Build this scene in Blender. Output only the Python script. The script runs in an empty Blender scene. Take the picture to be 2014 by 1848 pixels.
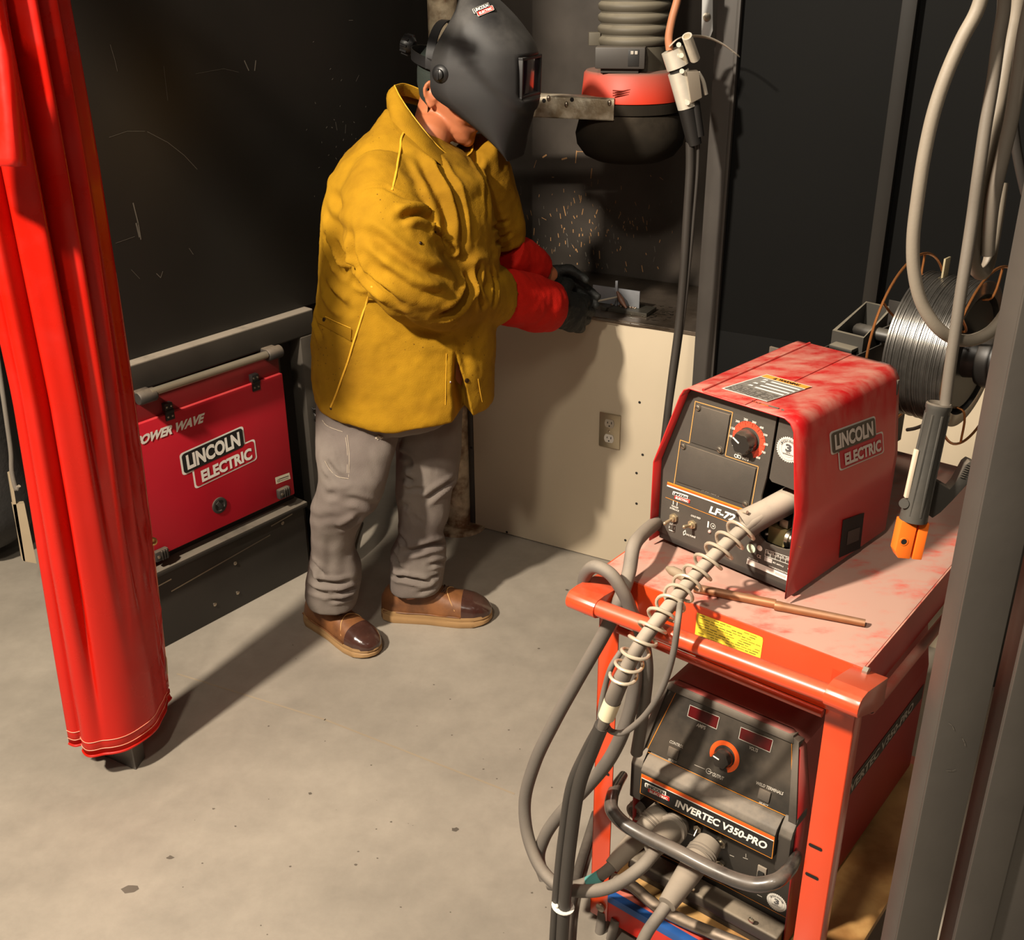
import bpy, bmesh, math, random
import numpy as np
from math import sin, cos, tan, pi, radians, atan2, sqrt, exp
from mathutils import Vector, Matrix, noise
from mathutils.bvhtree import BVHTree
random.seed(7)
SC = bpy.context.scene
COL = SC.collection

# ---------------------------------------------------------------- camera
FPX = 2160.0; CX, CY = 1007.0, 924.0; CAMZ = 1.85
TH = radians(25.4); ROLL = radians(0.48)
_f = Vector((0, cos(TH), -sin(TH))); _r = Vector((1, 0, 0)); _u = _r.cross(_f)
R2 = _r*cos(ROLL) - _u*sin(ROLL); U2 = _r*sin(ROLL) + _u*cos(ROLL)
CAM = Vector((0, 0, CAMZ))
cd = bpy.data.cameras.new('camera'); cam = bpy.data.objects.new('camera', cd); COL.objects.link(cam)
M = Matrix((R2, U2, -_f)).transposed().to_4x4(); M.translation = CAM
cam.matrix_world = M
cd.sensor_width = 36; cd.lens = FPX/2014*36; cd.clip_start = .05; cd.clip_end = 60
SC.camera = cam

# ---------------------------------------------------------------- light and exposure
w = bpy.data.worlds.new('world'); SC.world = w; w.use_nodes = True
w.node_tree.nodes['Background'].inputs[0].default_value = (1.0, .85, .68, 1)
w.node_tree.nodes['Background'].inputs[1].default_value = .022
def lamp(name, loc, target, size, power, col, size_y=None):
    l = bpy.data.lights.new(name, 'AREA'); l.energy = power; l.color = col
    l.shape = 'RECTANGLE' if size_y else 'DISK'; l.size = size
    if size_y: l.size_y = size_y
    o = bpy.data.objects.new(name, l); COL.objects.link(o); o.location = loc
    o.rotation_euler = (Vector(target)-Vector(loc)).to_track_quat('-Z', 'Y').to_euler()
    return o
lamp('high_bay_light_key', (-2.05, .25, 3.5), (-.1, 2.1, .6), .20, 345, (1, .885, .735))
lamp('high_bay_light_left', (-.9, -.6, 4.2), (-.4, 2.2, .2), .3, 70, (1, .885, .735))
lamp('high_bay_light_far', (2.8, -.4, 4.4), (.3, 2.4, .8), .5, 12, (1, .885, .735))
lamp('fill_light_behind', (.3, -2.6, 4.3), (0, 1.8, .5), .9, 22, (1, .9, .76))  # added dim fill from behind the camera, no known fixture there
SC.view_settings.view_transform = 'Standard'; SC.view_settings.look = 'None'
SC.view_settings.gamma = 1.0; SC.view_settings.exposure = 0.0; SC.view_settings.use_curve_mapping = False

# ---------------------------------------------------------------- pixel rays -> real points on real planes
def ray(x, y): return _f + R2*((x-CX)/FPX) - U2*((y-CY)/FPX)
def onz(x, y, z=0.0):
    d = ray(x, y); return CAM + d*((z-CAMZ)/d.z)
def ony(x, y, Y):
    d = ray(x, y); return CAM + d*(Y/d.y)
def onpl(x, y, p0, n):
    d = ray(x, y); return CAM + d*((Vector(p0)-CAM).dot(n)/d.dot(n))
class Frame:
    """a real plane: origin, right, up, outward normal"""
    def __init__(s, O, U, V):
        s.O = Vector(O); s.U = Vector(U).normalized(); s.V = Vector(V)
        s.V = (s.V - s.U*s.V.dot(s.U)).normalized(); s.N = s.U.cross(s.V)
    def P(s, u, v, n=0): return s.O + s.U*u + s.V*v + s.N*n
    def px(s, x, y, n=0): return onpl(x, y, s.O + s.N*n, s.N)
    def uv(s, x, y):
        w = s.px(x, y) - s.O; return w.dot(s.U), w.dot(s.V)
    def mat(s):
        m = Matrix((s.U, s.V, s.N)).transposed().to_4x4(); m.translation = s.O; return m

# ---------------------------------------------------------------- materials
def lin(c):
    r = []
    for k in c[:3]:
        k = k/255.0; r.append(k/12.92 if k <= .04045 else ((k+.055)/1.055)**2.4)
    return (r[0], r[1], r[2], 1)
MATS = {}
def mat(name, col, rough=.5, metal=0, var=.12, vscale=6, bump=0, bscale=60, dust=0, dcol=(168, 148, 125),
        spec=.5, col2=None, c2scale=3, c2amt=.5, trans=0, coat=0, dstretch=None, dthr=.5, sheen=0):
    if name in MATS: return MATS[name]
    m = bpy.data.materials.new(name); m.use_nodes = True; MATS[name] = m
    nt = m.node_tree; N = nt.nodes; L = nt.links; b = N['Principled BSDF']
    b.inputs['Metallic'].default_value = metal; b.inputs['Specular IOR Level'].default_value = spec
    b.inputs['Coat Weight'].default_value = coat; b.inputs['Coat Roughness'].default_value = .15
    if sheen: b.inputs['Sheen Weight'].default_value = sheen; b.inputs['Sheen Roughness'].default_value = .5
    if trans: b.inputs['Transmission Weight'].default_value = trans
    geo = N.new('ShaderNodeNewGeometry')
    def nz(scale, detail=4, stretch=None, rough_=.55):
        t = N.new('ShaderNodeTexNoise'); t.inputs['Scale'].default_value = scale; t.inputs['Detail'].default_value = detail
        t.inputs['Roughness'].default_value = rough_
        if stretch:
            mp = N.new('ShaderNodeMapping'); mp.inputs['Scale'].default_value = stretch
            L.new(geo.outputs['Position'], mp.inputs['Vector']); L.new(mp.outputs[0], t.inputs['Vector'])
        else: L.new(geo.outputs['Position'], t.inputs['Vector'])
        return t
    def ramp(sock, a, c):
        r = N.new('ShaderNodeMapRange'); r.interpolation_type = 'SMOOTHSTEP'
        r.inputs[1].default_value = a; r.inputs[2].default_value = c; L.new(sock, r.inputs[0]); return r.outputs[0]
    def mix(fac, A, B):
        x = N.new('ShaderNodeMix'); x.data_type = 'RGBA'
        if isinstance(fac, float): x.inputs[0].default_value = fac
        else: L.new(fac, x.inputs[0])
        for s_, v in ((6, A), (7, B)):
            if isinstance(v, tuple): x.inputs[s_].default_value = v
            else: L.new(v, x.inputs[s_])
        return x.outputs[2]
    c = lin(col)
    cur = c
    if col2 is not None:
        t = nz(c2scale, 6); cur = mix(ramp(t.outputs[0], .5-.16, .5+.16*(1.5-c2amt)), c, lin(col2))
    if var:
        t = nz(vscale, 5)
        hv = N.new('ShaderNodeHueSaturation'); hv.inputs['Saturation'].default_value = 1
        mr = N.new('ShaderNodeMapRange'); mr.inputs[1].default_value = .25; mr.inputs[2].default_value = .75
        mr.inputs[3].default_value = 1-var; mr.inputs[4].default_value = 1+var
        L.new(t.outputs[0], mr.inputs[0]); L.new(mr.outputs[0], hv.inputs['Value'])
        if isinstance(cur, tuple): hv.inputs['Color'].default_value = cur
        else: L.new(cur, hv.inputs['Color'])
        cur = hv.outputs[0]
    rsock = None
    if dust:
        sx = N.new('ShaderNodeSeparateXYZ'); L.new(geo.outputs['Normal'], sx.inputs[0])
        up = ramp(sx.outputs[2], -.15, .9)
        t = nz(7 if dstretch is None else 5, 7, dstretch, .62); tn = ramp(t.outputs[0], dthr-.24, dthr+.16)
        ml = N.new('ShaderNodeMath'); ml.operation = 'MULTIPLY'; L.new(up, ml.inputs[0]); L.new(tn, ml.inputs[1])
        m2 = N.new('ShaderNodeMath'); m2.operation = 'MULTIPLY'; m2.use_clamp = True; L.new(ml.outputs[0], m2.inputs[0]); m2.inputs[1].default_value = dust
        cur = mix(m2.outputs[0], cur, lin(dcol))
        rr = N.new('ShaderNodeMapRange'); rr.inputs[3].default_value = rough; rr.inputs[4].default_value = .85
        L.new(m2.outputs[0], rr.inputs[0]); L.new(rr.outputs[0], b.inputs['Roughness'])
    else: b.inputs['Roughness'].default_value = rough
    if isinstance(cur, tuple): b.inputs['Base Color'].default_value = cur
    else: L.new(cur, b.inputs['Base Color'])
    if bump:
        t = nz(bscale, 6); bp = N.new('ShaderNodeBump'); bp.inputs['Strength'].default_value = bump
        bp.inputs['Distance'].default_value = .004; L.new(t.outputs[0], bp.inputs['Height']); L.new(bp.outputs[0], b.inputs['Normal'])
    return m
def tweak(m, fn):
    nt = m.node_tree; fn(nt, nt.nodes, nt.links, nt.nodes['Principled BSDF'])

BLACK = mat('black_plastic', (44, 41, 38), .55, dust=.35, bump=.1, bscale=400)
FACE = mat('grey_black_panel', (66, 61, 55), .6, dust=.55, bump=.08, bscale=500, vscale=14)
FACE2 = mat('black_panel_print', (36, 33, 29), .5, dust=.4, vscale=9, var=.22)
STEEL = mat('bare_steel', (176, 166, 150), .38, 1, var=.2, vscale=30, dust=.3)
BRIGHT = mat('plated_steel', (215, 205, 185), .28, 1, var=.1, vscale=40)
RUBBER = mat('dusty_rubber', (74, 70, 66), .7, dust=.75, dcol=(140, 128, 114), dthr=.42, bump=.12, bscale=220)
RUBBERL = mat('pale_dusty_rubber', (112, 104, 94), .75, dust=.9, dcol=(165, 150, 130), dthr=.38, bump=.12, bscale=220)
WHITE = mat('white_print', (236, 230, 218), .5, var=.05)
ORANGE = mat('orange_print', (236, 92, 28), .5, var=.05)
AMBER = mat('amber_print', (226, 140, 42), .5, var=.05)
INK = mat('dark_print', (28, 26, 24), .5, var=.05)
REDP = mat('red_print', (214, 40, 30), .5, var=.05)
DIRTRED = mat('dusty_red_sheet', (176, 26, 26), .42, dust=.92, dcol=(196, 150, 128), dthr=.47, dstretch=(6, 3, 1.5), vscale=4, spec=.4)
CARTRED = mat('orange_red_paint', (208, 62, 18), .28, dust=.25, dcol=(200, 150, 120), coat=.5, vscale=5, var=.08)
CARTTOP = mat('dusty_red_tray', (206, 56, 36), .4, dust=.95, dcol=(178, 144, 128), dthr=.38, dstretch=(3.5, 6, 2), vscale=4)

# ---------------------------------------------------------------- mesh building
class MB:
    def __init__(s): s.bm = bmesh.new(); s.mats = []
    def mi(s, m):
        if m not in s.mats: s.mats.append(m)
        return s.mats.index(m)
    def add(s, tmp, m, mtx=None):
        i = s.mi(m)
        for f in tmp.faces: f.material_index = i
        if mtx is not None: bmesh.ops.transform(tmp, matrix=mtx, verts=tmp.verts)
        me = bpy.data.meshes.new('t'); tmp.to_mesh(me); tmp.free(); s.bm.from_mesh(me); bpy.data.meshes.remove(me)
    def box(s, m, x0, x1, y0, y1, z0, z1, mtx=None, bev=.002, seg=2):
        t = bmesh.new(); bmesh.ops.create_cube(t, size=1)
        bmesh.ops.transform(t, matrix=Matrix.Translation(((x0+x1)/2, (y0+y1)/2, (z0+z1)/2)) @ Matrix.Diagonal((abs(x1-x0), abs(y1-y0), abs(z1-z0), 1)), verts=t.verts)
        if bev: bmesh.ops.bevel(t, geom=t.edges[:], offset=min(bev, .45*min(abs(x1-x0), abs(y1-y0), abs(z1-z0))), segments=seg, affect='EDGES', profile=.6)
        s.add(t, m, mtx)
    def prism(s, m, pts, vec, bev=0):
        """closed polygon of world points extruded by vec"""
        t = bmesh.new(); vec = Vector(vec)
        a = [t.verts.new(p) for p in pts]; b = [t.verts.new(Vector(p)+vec) for p in pts]
        n = len(a)
        f0 = t.faces.new(a); f1 = t.faces.new(b[::-1])
        for i in range(n): t.faces.new((a[i], b[i], b[(i+1) % n], a[(i+1) % n]))
        bmesh.ops.recalc_face_normals(t, faces=t.faces)
        if bev: bmesh.ops.bevel(t, geom=[e for e in t.edges], offset=bev, segments=2, affect='EDGES', profile=.6)
        bmesh.ops.triangulate(t, faces=[f for f in t.faces if len(f.verts) > 4])
        s.add(t, m)
    def rings(s, m, rings, closed=True, cap=True):
        t = bmesh.new(); R = [[t.verts.new(p) for p in r] for r in rings]
        n = len(rings[0]); k = n if closed else n-1
        for a, b in zip(R, R[1:]):
            for i in range(k):
                t.faces.new((a[i], a[(i+1) % n], b[(i+1) % n], b[i]))
        if cap and closed: t.faces.new(R[0][::-1]); t.faces.new(R[-1])
        bmesh.ops.recalc_face_normals(t, faces=t.faces)
        s.add(t, m)
    def tube(s, m, pts, r, seg=12, smooth=6, cap=True, flat=1.0, up=None):
        P = spline(pts, smooth) if smooth > 1 else [Vector(p) for p in pts]
        n = len(P)
        rr = r if isinstance(r, (list, tuple)) else [r]*2
        def rad(i):
            x = i/(n-1)*(len(rr)-1); k = min(int(x), len(rr)-2); return rr[k]*(1-(x-k)) + rr[k+1]*(x-k)
        T = [(P[min(i+1, n-1)]-P[max(i-1, 0)]).normalized() for i in range(n)]
        a = Vector(up) if up else (Vector((0, 0, 1)) if abs(T[0].z) < .9 else Vector((1, 0, 0)))
        nrm = (a - T[0]*a.dot(T[0])).normalized(); R = []
        for i in range(n):
            nrm = (nrm - T[i]*nrm.dot(T[i])).normalized(); bn = T[i].cross(nrm)
            R.append([P[i] + (nrm*cos(2*pi*k/seg)*flat + bn*sin(2*pi*k/seg))*rad(i) for k in range(seg)])
        s.rings(m, R, True, cap)
    def lathe(s, m, origin, axis, prof, seg=24, cap=True):
        """prof: list of (distance along axis, radius)"""
        ax = Vector(axis).normalized(); a = Vector((0, 0, 1)) if abs(ax.z) < .9 else Vector((1, 0, 0))
        e1 = (a - ax*a.dot(ax)).normalized(); e2 = ax.cross(e1); O = Vector(origin)
        s.rings(m, [[O + ax*d + (e1*cos(2*pi*k/seg)+e2*sin(2*pi*k/seg))*max(r, 1e-5) for k in range(seg)] for d, r in prof], True, cap)
    def ball(s, m, c, r, seg=12, scale=(1, 1, 1)):
        t = bmesh.new(); bmesh.ops.create_uvsphere(t, u_segments=seg, v_segments=max(6, seg//2), radius=r)
        s.add(t, m, Matrix.Translation(c) @ Matrix.Diagonal((*scale, 1)))
    def mesh(s, me, m, mtx=None):
        t = bmesh.new(); t.from_mesh(me); s.add(t, m, mtx)
    def build(s, name, parent=None, smooth=True, ang=38, **props):
        me = bpy.data.meshes.new(name); s.bm.normal_update(); s.bm.to_mesh(me); s.bm.free()
        for m in s.mats: me.materials.append(m)
        if smooth and len(me.polygons):
            me.polygons.foreach_set('use_smooth', [True]*len(me.polygons)); me.set_sharp_from_angle(angle=radians(ang))
        o = bpy.data.objects.new(name, me); COL.objects.link(o)
        if parent is not None: adopt(o, parent)
        for k, v in props.items(): o[k] = v
        return o
def adopt(o, parent):
    o.parent = parent
    if parent.type == 'EMPTY': o.matrix_parent_inverse = Matrix.Translation(-parent.location)
def thing(name, label, cat, loc, group=None):
    o = bpy.data.objects.new(name, None); COL.objects.link(o); o.location = Vector(loc); o.empty_display_size = .05
    o['label'] = label; o['category'] = cat
    if group: o['group'] = group
    return o
def tag(o, label, cat, group=None):
    o['label'] = label; o['category'] = cat
    if group: o['group'] = group
    return o
def spline(pts, k=6):
    P = [Vector(p) for p in pts]; out = []
    if len(P) < 3: return [P[0].lerp(P[-1], i/k) for i in range(k+1)]
    Q = [P[0]*2-P[1]] + P + [P[-1]*2-P[-2]]
    for i in range(1, len(Q)-2):
        p0, p1, p2, p3 = Q[i-1:i+3]
        d1 = max((p1-p0).length, 1e-5)**.5; d2 = max((p2-p1).length, 1e-5)**.5; d3 = max((p3-p2).length, 1e-5)**.5
        m1 = ((p1-p0)/d1 - (p2-p0)/(d1+d2) + (p2-p1)/d2)*d2; m2 = ((p2-p1)/d2 - (p3-p1)/(d2+d3) + (p3-p2)/d3)*d2
        for j in range(k):
            t = j/k; t2 = t*t; t3 = t2*t
            out.append(p1*(2*t3-3*t2+1) + m1*(t3-2*t2+t) + p2*(-2*t3+3*t2) + m2*(t3-t2))
    out.append(P[-1]); return out
TXT = {}
def text_mesh(s, bold=.012):
    if (s, bold) in TXT: return TXT[(s, bold)]
    c = bpy.data.curves.new('txt', 'FONT'); c.body = s; c.offset = bold; c.resolution_u = 3; c.fill_mode = 'BOTH'
    o = bpy.data.objects.new('txt', c); COL.objects.link(o)
    bpy.context.view_layer.update()
    me = bpy.data.meshes.new_from_object(o.evaluated_get(bpy.context.evaluated_depsgraph_get()))
    vs = [v.co.copy() for v in me.vertices]; fs = [tuple(p.vertices) for p in me.polygons]
    bpy.data.objects.remove(o); bpy.data.curves.remove(c); bpy.data.meshes.remove(me)
    x0 = min(v.x for v in vs); x1 = max(v.x for v in vs)
    r = ([((v.x-x0)/(x1-x0), v.y/.7) for v in vs], fs); TXT[(s, bold)] = r; return r
class Print:
    """printed marks lying on a plane, all in one mesh"""
    def __init__(s, fr, th=.0006): s.fr = fr; s.mb = MB(); s.th = th
    def w(s, p, layer): return s.fr.px(p[0], p[1], s.th*layer)
    def poly(s, m, pts, layer=1):
        t = bmesh.new(); t.faces.new([t.verts.new(s.w(p, layer)) for p in pts])
        t.normal_update()
        for f in t.faces:
            if f.normal.dot(s.fr.N) < 0: f.normal_flip()
        bmesh.ops.triangulate(t, faces=t.faces); s.mb.add(t, m)
    def poly_uv(s, m, pts, layer=1):
        t = bmesh.new(); t.faces.new([t.verts.new(s.fr.P(p[0], p[1], s.th*layer)) for p in pts]); t.normal_update()
        for f in t.faces:
            if f.normal.dot(s.fr.N) < 0: f.normal_flip()
        bmesh.ops.triangulate(t, faces=t.faces); s.mb.add(t, m)
    def line(s, m, pts, wid=.001, layer=1, closed=False):
        P = [s.w(p, layer) for p in pts]
        if closed: P.append(P[0])
        for a, b in zip(P, P[1:]):
            d = (b-a).normalized(); n = s.fr.N.cross(d)*wid*.5; e = d*wid*.5
            t = bmesh.new(); t.faces.new([t.verts.new(q) for q in (a-e-n, b+e-n, b+e+n, a-e+n)]); s.mb.add(t, m)
    def arc(s, m, c, r0, r1, a0=0, a1=360, layer=1, n=40):
        u, v = s.fr.uv(*c)
        for i in range(n):
            b0 = radians(a0+(a1-a0)*i/n); b1 = radians(a0+(a1-a0)*(i+1)/n)
            pts = [(u+r*cos(b), v+r*sin(b)) for r, b in ((r0, b0), (r1, b0), (r1, b1), (r0, b1))]
            if r0 < 1e-6: pts = pts[1:]
            s.poly_uv(m, pts, layer)
    def text(s, m, txt, p0, p1, p2, layer=2, bold=.028):
        """baseline from pixel p0 to p1, cap height from p0 up to p2"""
        A, B, C = s.w(p0, layer), s.w(p1, layer), s.w(p2, layer); vs, fs = text_mesh(txt, bold)
        t = bmesh.new(); V = [t.verts.new(A + (B-A)*x + (C-A)*y) for x, y in vs]
        for f in fs:
            try: t.faces.new([V[i] for i in f])
            except ValueError: pass
        s.mb.add(t, m)
    def logo(s, bl, br, tl, blk, red, wht, outline=True, layer=1, tw=None, rw=None):
        """two stacked offset name boxes with a white outline"""
        A, B, C = s.w(bl, layer), s.w(br, layer), s.w(tl, layer)
        ex = (B-A)/8.4; ey = (C-A)/3.2; N = s.fr.N*s.th
        def Q(x, y, k=0): return A + ex*x + ey*y + N*k
        def rbox(x0, x1, y0, y1, r=.45):
            o = []
            for cx, cy, a in ((x1-r, y1-r, 0), (x0+r, y1-r, 90), (x0+r, y0+r, 180), (x1-r, y0+r, 270)):
                for k in range(4): o.append((cx+r*cos(radians(a+30*k)), cy+r*sin(radians(a+30*k))))
            return o
        def put(m, pts, k):
            t = bmesh.new(); t.faces.new([t.verts.new(Q(x, y, k)) for x, y in pts]); t.normal_update()
            for f in t.faces:
                if f.normal.dot(s.fr.N) < 0: f.normal_flip()
            s.mb.add(t, m)
        e = .22 if outline else 0
        put(wht, rbox(-e, 8.4+e, -e, 3.2+e), 0); put(wht, rbox(1.3-e, 9.8+e, -3.0-e, .25+e), 0)
        put(red, rbox(1.3, 9.8, -3.0, .25), 1)
        put(blk, rbox(0, 8.4, 0, 3.2), 2)
        for txt, x0, x1, y0, h, mm in (('LINCOLN', .5, 7.9, .55, 2.15, tw or wht), ('ELECTRIC', 2.1, 9.3, -2.5, 1.75, rw or wht)):
            vs, fs = text_mesh(txt, .045); t = bmesh.new()
            V = [t.verts.new(Q(x0+(x1-x0)*x, y0+h*y, 3)) for x, y in vs]
            for f in fs:
                try: t.faces.new([V[i] for i in f])
                except ValueError: pass
            s.mb.add(t, mm)
    def seal(s, c, r, rot=0):
        """round toothed paper seal with a figure 3"""
        u, v = s.fr.uv(*c); n = 34; pts = []
        for i in range(n*2):
            a = pi*i/n; rr = r if i % 2 else r*.9; pts.append((u+rr*cos(a), v+rr*sin(a)))
        s.poly_uv(SEALW, pts, 1)
        s.arc(SEALG, c, r*.80, r*.815, layer=2); s.arc(SEALG, c, r*.56, r*.57, layer=2)
        def tx(txt, x0, x1, y0, h, bold=.02):
            vs, fs = text_mesh(txt, bold); t = bmesh.new()
            V = [t.verts.new(s.fr.P(u+(x0+(x1-x0)*x)*r, v+(y0+h*y)*r, s.th*2)) for x, y in vs]
            for f in fs:
                try: t.faces.new([V[i] for i in f])
                except ValueError: pass
            s.mb.add(t, SEALG)
        tx('3', -.24, .24, -.12, .52, .05); tx('YEAR', -.2, .2, -.27, .09); tx('WARRANTY', -.42, .42, -.42, .11)
        for k, ch in enumerate('LINCOLN ELECTRIC'):
            if ch == ' ': continue
            a = radians(155-k*130/15); vs, fs = text_mesh(ch, .02); t = bmesh.new(); er = Vector((cos(a), sin(a))); et = Vector((sin(a), -cos(a)))
            V = []
            for x, y in vs:
                p = er*(.60+.15*y)*r + et*((x-.5)*.11)*r; V.append(t.verts.new(s.fr.P(u+p.x, v+p.y, s.th*2)))
            for f in fs:
                try: t.faces.new([V[i] for i in f])
                except ValueError: pass
            s.mb.add(t, SEALG)
    def done(s, name, parent, **k): return s.mb.build(name, parent, smooth=False, **k)
SEALW = mat('seal_silver', (205, 200, 190), .4, var=.05); SEALG = mat('seal_grey', (78, 76, 76), .5, var=.05)
def screw(mb, m, c, n, r=.005, h=.003, hexa=False):
    mb.lathe(m, c, n, [(0, r), (h*.7, r), (h, r*.7)] if not hexa else [(0, r), (h, r)], 6 if hexa else 14)
# ================================================================ the setting
FLOORM = mat('concrete_floor', (152, 143, 130), .42, var=.14, vscale=1.3, col2=(128, 120, 108), c2scale=1.1, c2amt=.2, bump=.12, bscale=35, spec=.4)
def _fl(nt, N, L, b):
    old = b.inputs['Base Color'].links[0].from_socket
    geo = [n for n in N if n.type == 'NEW_GEOMETRY'][0]
    t = N.new('ShaderNodeTexNoise'); t.inputs['Scale'].default_value = 9; t.inputs['Detail'].default_value = 12; t.inputs['Roughness'].default_value = .72
    t.inputs['Distortion'].default_value = .15
    L.new(geo.outputs['Position'], t.inputs['Vector'])
    mr = N.new('ShaderNodeMapRange'); mr.inputs[1].default_value = .3; mr.inputs[2].default_value = .7; mr.inputs[3].default_value = .88; mr.inputs[4].default_value = 1.10
    L.new(t.outputs[0], mr.inputs[0])
    hv = N.new('ShaderNodeHueSaturation'); L.new(old, hv.inputs['Color']); L.new(mr.outputs[0], hv.inputs['Value'])
    L.new(hv.outputs[0], b.inputs['Base Color'])
    # roughness patches of worn sealer
    t2 = N.new('ShaderNodeTexNoise'); t2.inputs['Scale'].default_value = 2.2; t2.inputs['Detail'].default_value = 5
    L.new(geo.outputs['Position'], t2.inputs['Vector'])
    m2 = N.new('ShaderNodeMapRange'); m2.inputs[1].default_value = .35; m2.inputs[2].default_value = .65; m2.inputs[3].default_value = .34; m2.inputs[4].default_value = .6
    L.new(t2.outputs[0], m2.inputs[0]); L.new(m2.outputs[0], b.inputs['Roughness'])
tweak(FLOORM, _fl)
WALLK = mat('near_black_shaded_sheet', (10, 10, 9), .7, var=.2, vscale=1.5, spec=.15)  # near-black colour stands in for the shade over the right wall
WALLB = mat('black_painted_steel_sheet', (28, 26, 23), .46, var=.25, vscale=1.8, spec=.45, bump=.05, bscale=9, dust=.1)
WALLG = mat('worn_grey_steel_sheet', (72, 66, 60), .42, var=.3, vscale=2.2, spec=.5, bump=.06, bscale=14, col2=(52, 47, 42), c2scale=2.6)
CREAM = mat('cream_painted_board', (186, 172, 148), .5, var=.08, vscale=2, bump=.04, bscale=30)
FRAMEM = mat('dark_grey_frame_paint', (62, 58, 54), .45, var=.15, vscale=7, dust=.55, dcol=(120, 108, 96))
SCR = mat('bare_scratch', (92, 86, 77), .6, var=.2); SPAT = mat('spatter_tan', (170, 128, 84), .5, var=.3, vscale=40)
HOLE = mat('dark_hole', (18, 14, 10), .8)

DB = Vector((.871, -.493, 0)).normalized()
BF = Frame((-.131, 3.432, 0), DB, (0, 0, 1))            # front plane of the welding bench
DL = Vector((sin(radians(39.16)), cos(radians(39.16)), 0))
LF = Frame((-1.019, 2.707, 0), DL, (0, 0, 1))            # front plane of the left table and the power source
MBF, MLF = BF.mat(), LF.mat()
# local axes for boxes: x = along, y = up, z = towards the camera

m = MB(); m.box(FLOORM, -4.5, 4.5, -2.5, 6.5, -.1, 0, bev=0); fl = m.build('floor', kind='structure')
pf = Frame((0, 0, 0), (1, 0, 0), (0, 1, 0)); pr = Print(pf, .0004)
SEAM = mat('floor_joint', (142, 128, 108), .8); STN = mat('floor_stain', (92, 84, 74), .55, var=.2)
pr.line(SEAM, [(350, 1325), (640, 1415), (1010, 1560)], .006)
random.seed(3)
for (x, y, r) in [(895, 1631, .009), (255, 1748, .018), (335, 1686, .008), (540, 1020, .004), (1115, 1160, .006), (1060, 1275, .004), (420, 1590, .004), (700, 1700, .004), (610, 1560, .005)] + [(random.uniform(350, 1100), random.uniform(1250, 1840), random.uniform(.001, .003)) for _ in range(40)]:
    u, v = pf.uv(x, y)
    pr.poly_uv(STN, [(u+r*random.uniform(.6, 1.3)*cos(a*pi/5), v+r*random.uniform(.5, 1)*sin(a*pi/5)) for a in range(10)], 1)
pr.done('floor_marks', fl)

# left wall: tall black sheet above the left table
m = MB(); m.box(WALLB, -.22, 1.26, .869, 3.2, -.05, -.035, MLF, bev=.001)
wl = m.build('wall_left', kind='structure')
LW = Frame(LF.P(0, 0, -.035), LF.U, LF.V); pr = Print(LW, .0006)
for pts, wd in [([(217, 88), (226, 118), (231, 140)], .0022), ([(322, 130), (330, 198)], .0016), ([(262, 400), (272, 440), (277, 470)], .006), ([(268, 440), (274, 465)], .008),
                ([(290, 259), (330, 280), (362, 305), (388, 333)], .002), ([(215, 270), (250, 258), (285, 258)], .0015), ([(228, 478), (265, 465)], .0018), ([(308, 538), (316, 546), (320, 534)], .003),
                ([(481, 120), (489, 138)], .006), ([(503, 120), (501, 138)], .006), ([(258, 530), (275, 548)], .0015), ([(385, 145), (440, 135), (470, 142)], .001), ([(686, 40), (694, 40)], .002),
                ([(700, 160), (706, 148)], .002), ([(660, 240), (663, 256)], .002), ([(680, 245), (679, 262)], .002), ([(372, 488), (380, 500)], .002)]:
    pr.line(SCR, pts, wd*.55)
random.seed(5)
for _ in range(26):
    x = random.gauss(655, 30); y = random.gauss(270, 60)
    if x < 760: pr.line(SCR, [(x, y), (x+random.uniform(-2, 2), y+random.uniform(1, 3))], .0016)
pr.done('scratches', wl)
# back wall above and behind the bench
m = MB(); m.box(WALLG, -.75, .84, .60, 3.2, -.47, -.455, MBF, bev=.001)
wb = m.build('wall_back', kind='structure')
BW = Frame(BF.P(0, 0, -.455), BF.U, BF.V); pr = Print(BW, .0006)
random.seed(11)
for _ in range(190):
    x = random.gauss(1155, 80); y = random.gauss(455, 52)
    if not (985 < x < 1330 and 330 < y < 560): continue
    a = random.gauss(1.45, .35); l = abs(random.gauss(0, 5))+1.5
    pr.line(random.choice([SPAT, SCR, SPAT]), [(x, y), (x+l*cos(a)*.6, y+l*sin(a))], random.uniform(.001, .0035))
for pts, wd in [([(1134, 297), (1132, 320)], .003), ([(1134, 298), (1148, 298)], .002), ([(1164, 332), (1162, 350)], .004), ([(1106, 313), (1114, 311)], .005), ([(1068, 309), (1074, 305)], .005), ([(1055, 315), (1050, 330)], .001)]:
    pr.line(SPAT, pts, wd)
pr.done('weld_spatter', wb)
# dark wall panels to the right of the booth post
m = MB(); m.box(WALLK, .83, 3.2, .86, 3.2, .0, .014, MBF, bev=.001); m.box(WALLK, .83, 1.145, .0, .86, .0, .014, MBF, bev=.001)
m.box(WALLB, 1.235, 1.27, .87, 3.2, .014, .05, MBF, bev=.002)
m.build('wall_right', kind='structure')
m = MB(); m.box(CREAM, 1.15, 3.2, .0, .855, -.012, .0, MBF, bev=.001); m.build('baseboard_right', kind='structure')

m = MB(); m.box(mat('far_dim_wall', (58, 54, 48), .8), -4.5, 4.5, 5.4, 5.5, 0, 4, bev=0); m.build('wall_far', kind='structure')
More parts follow.
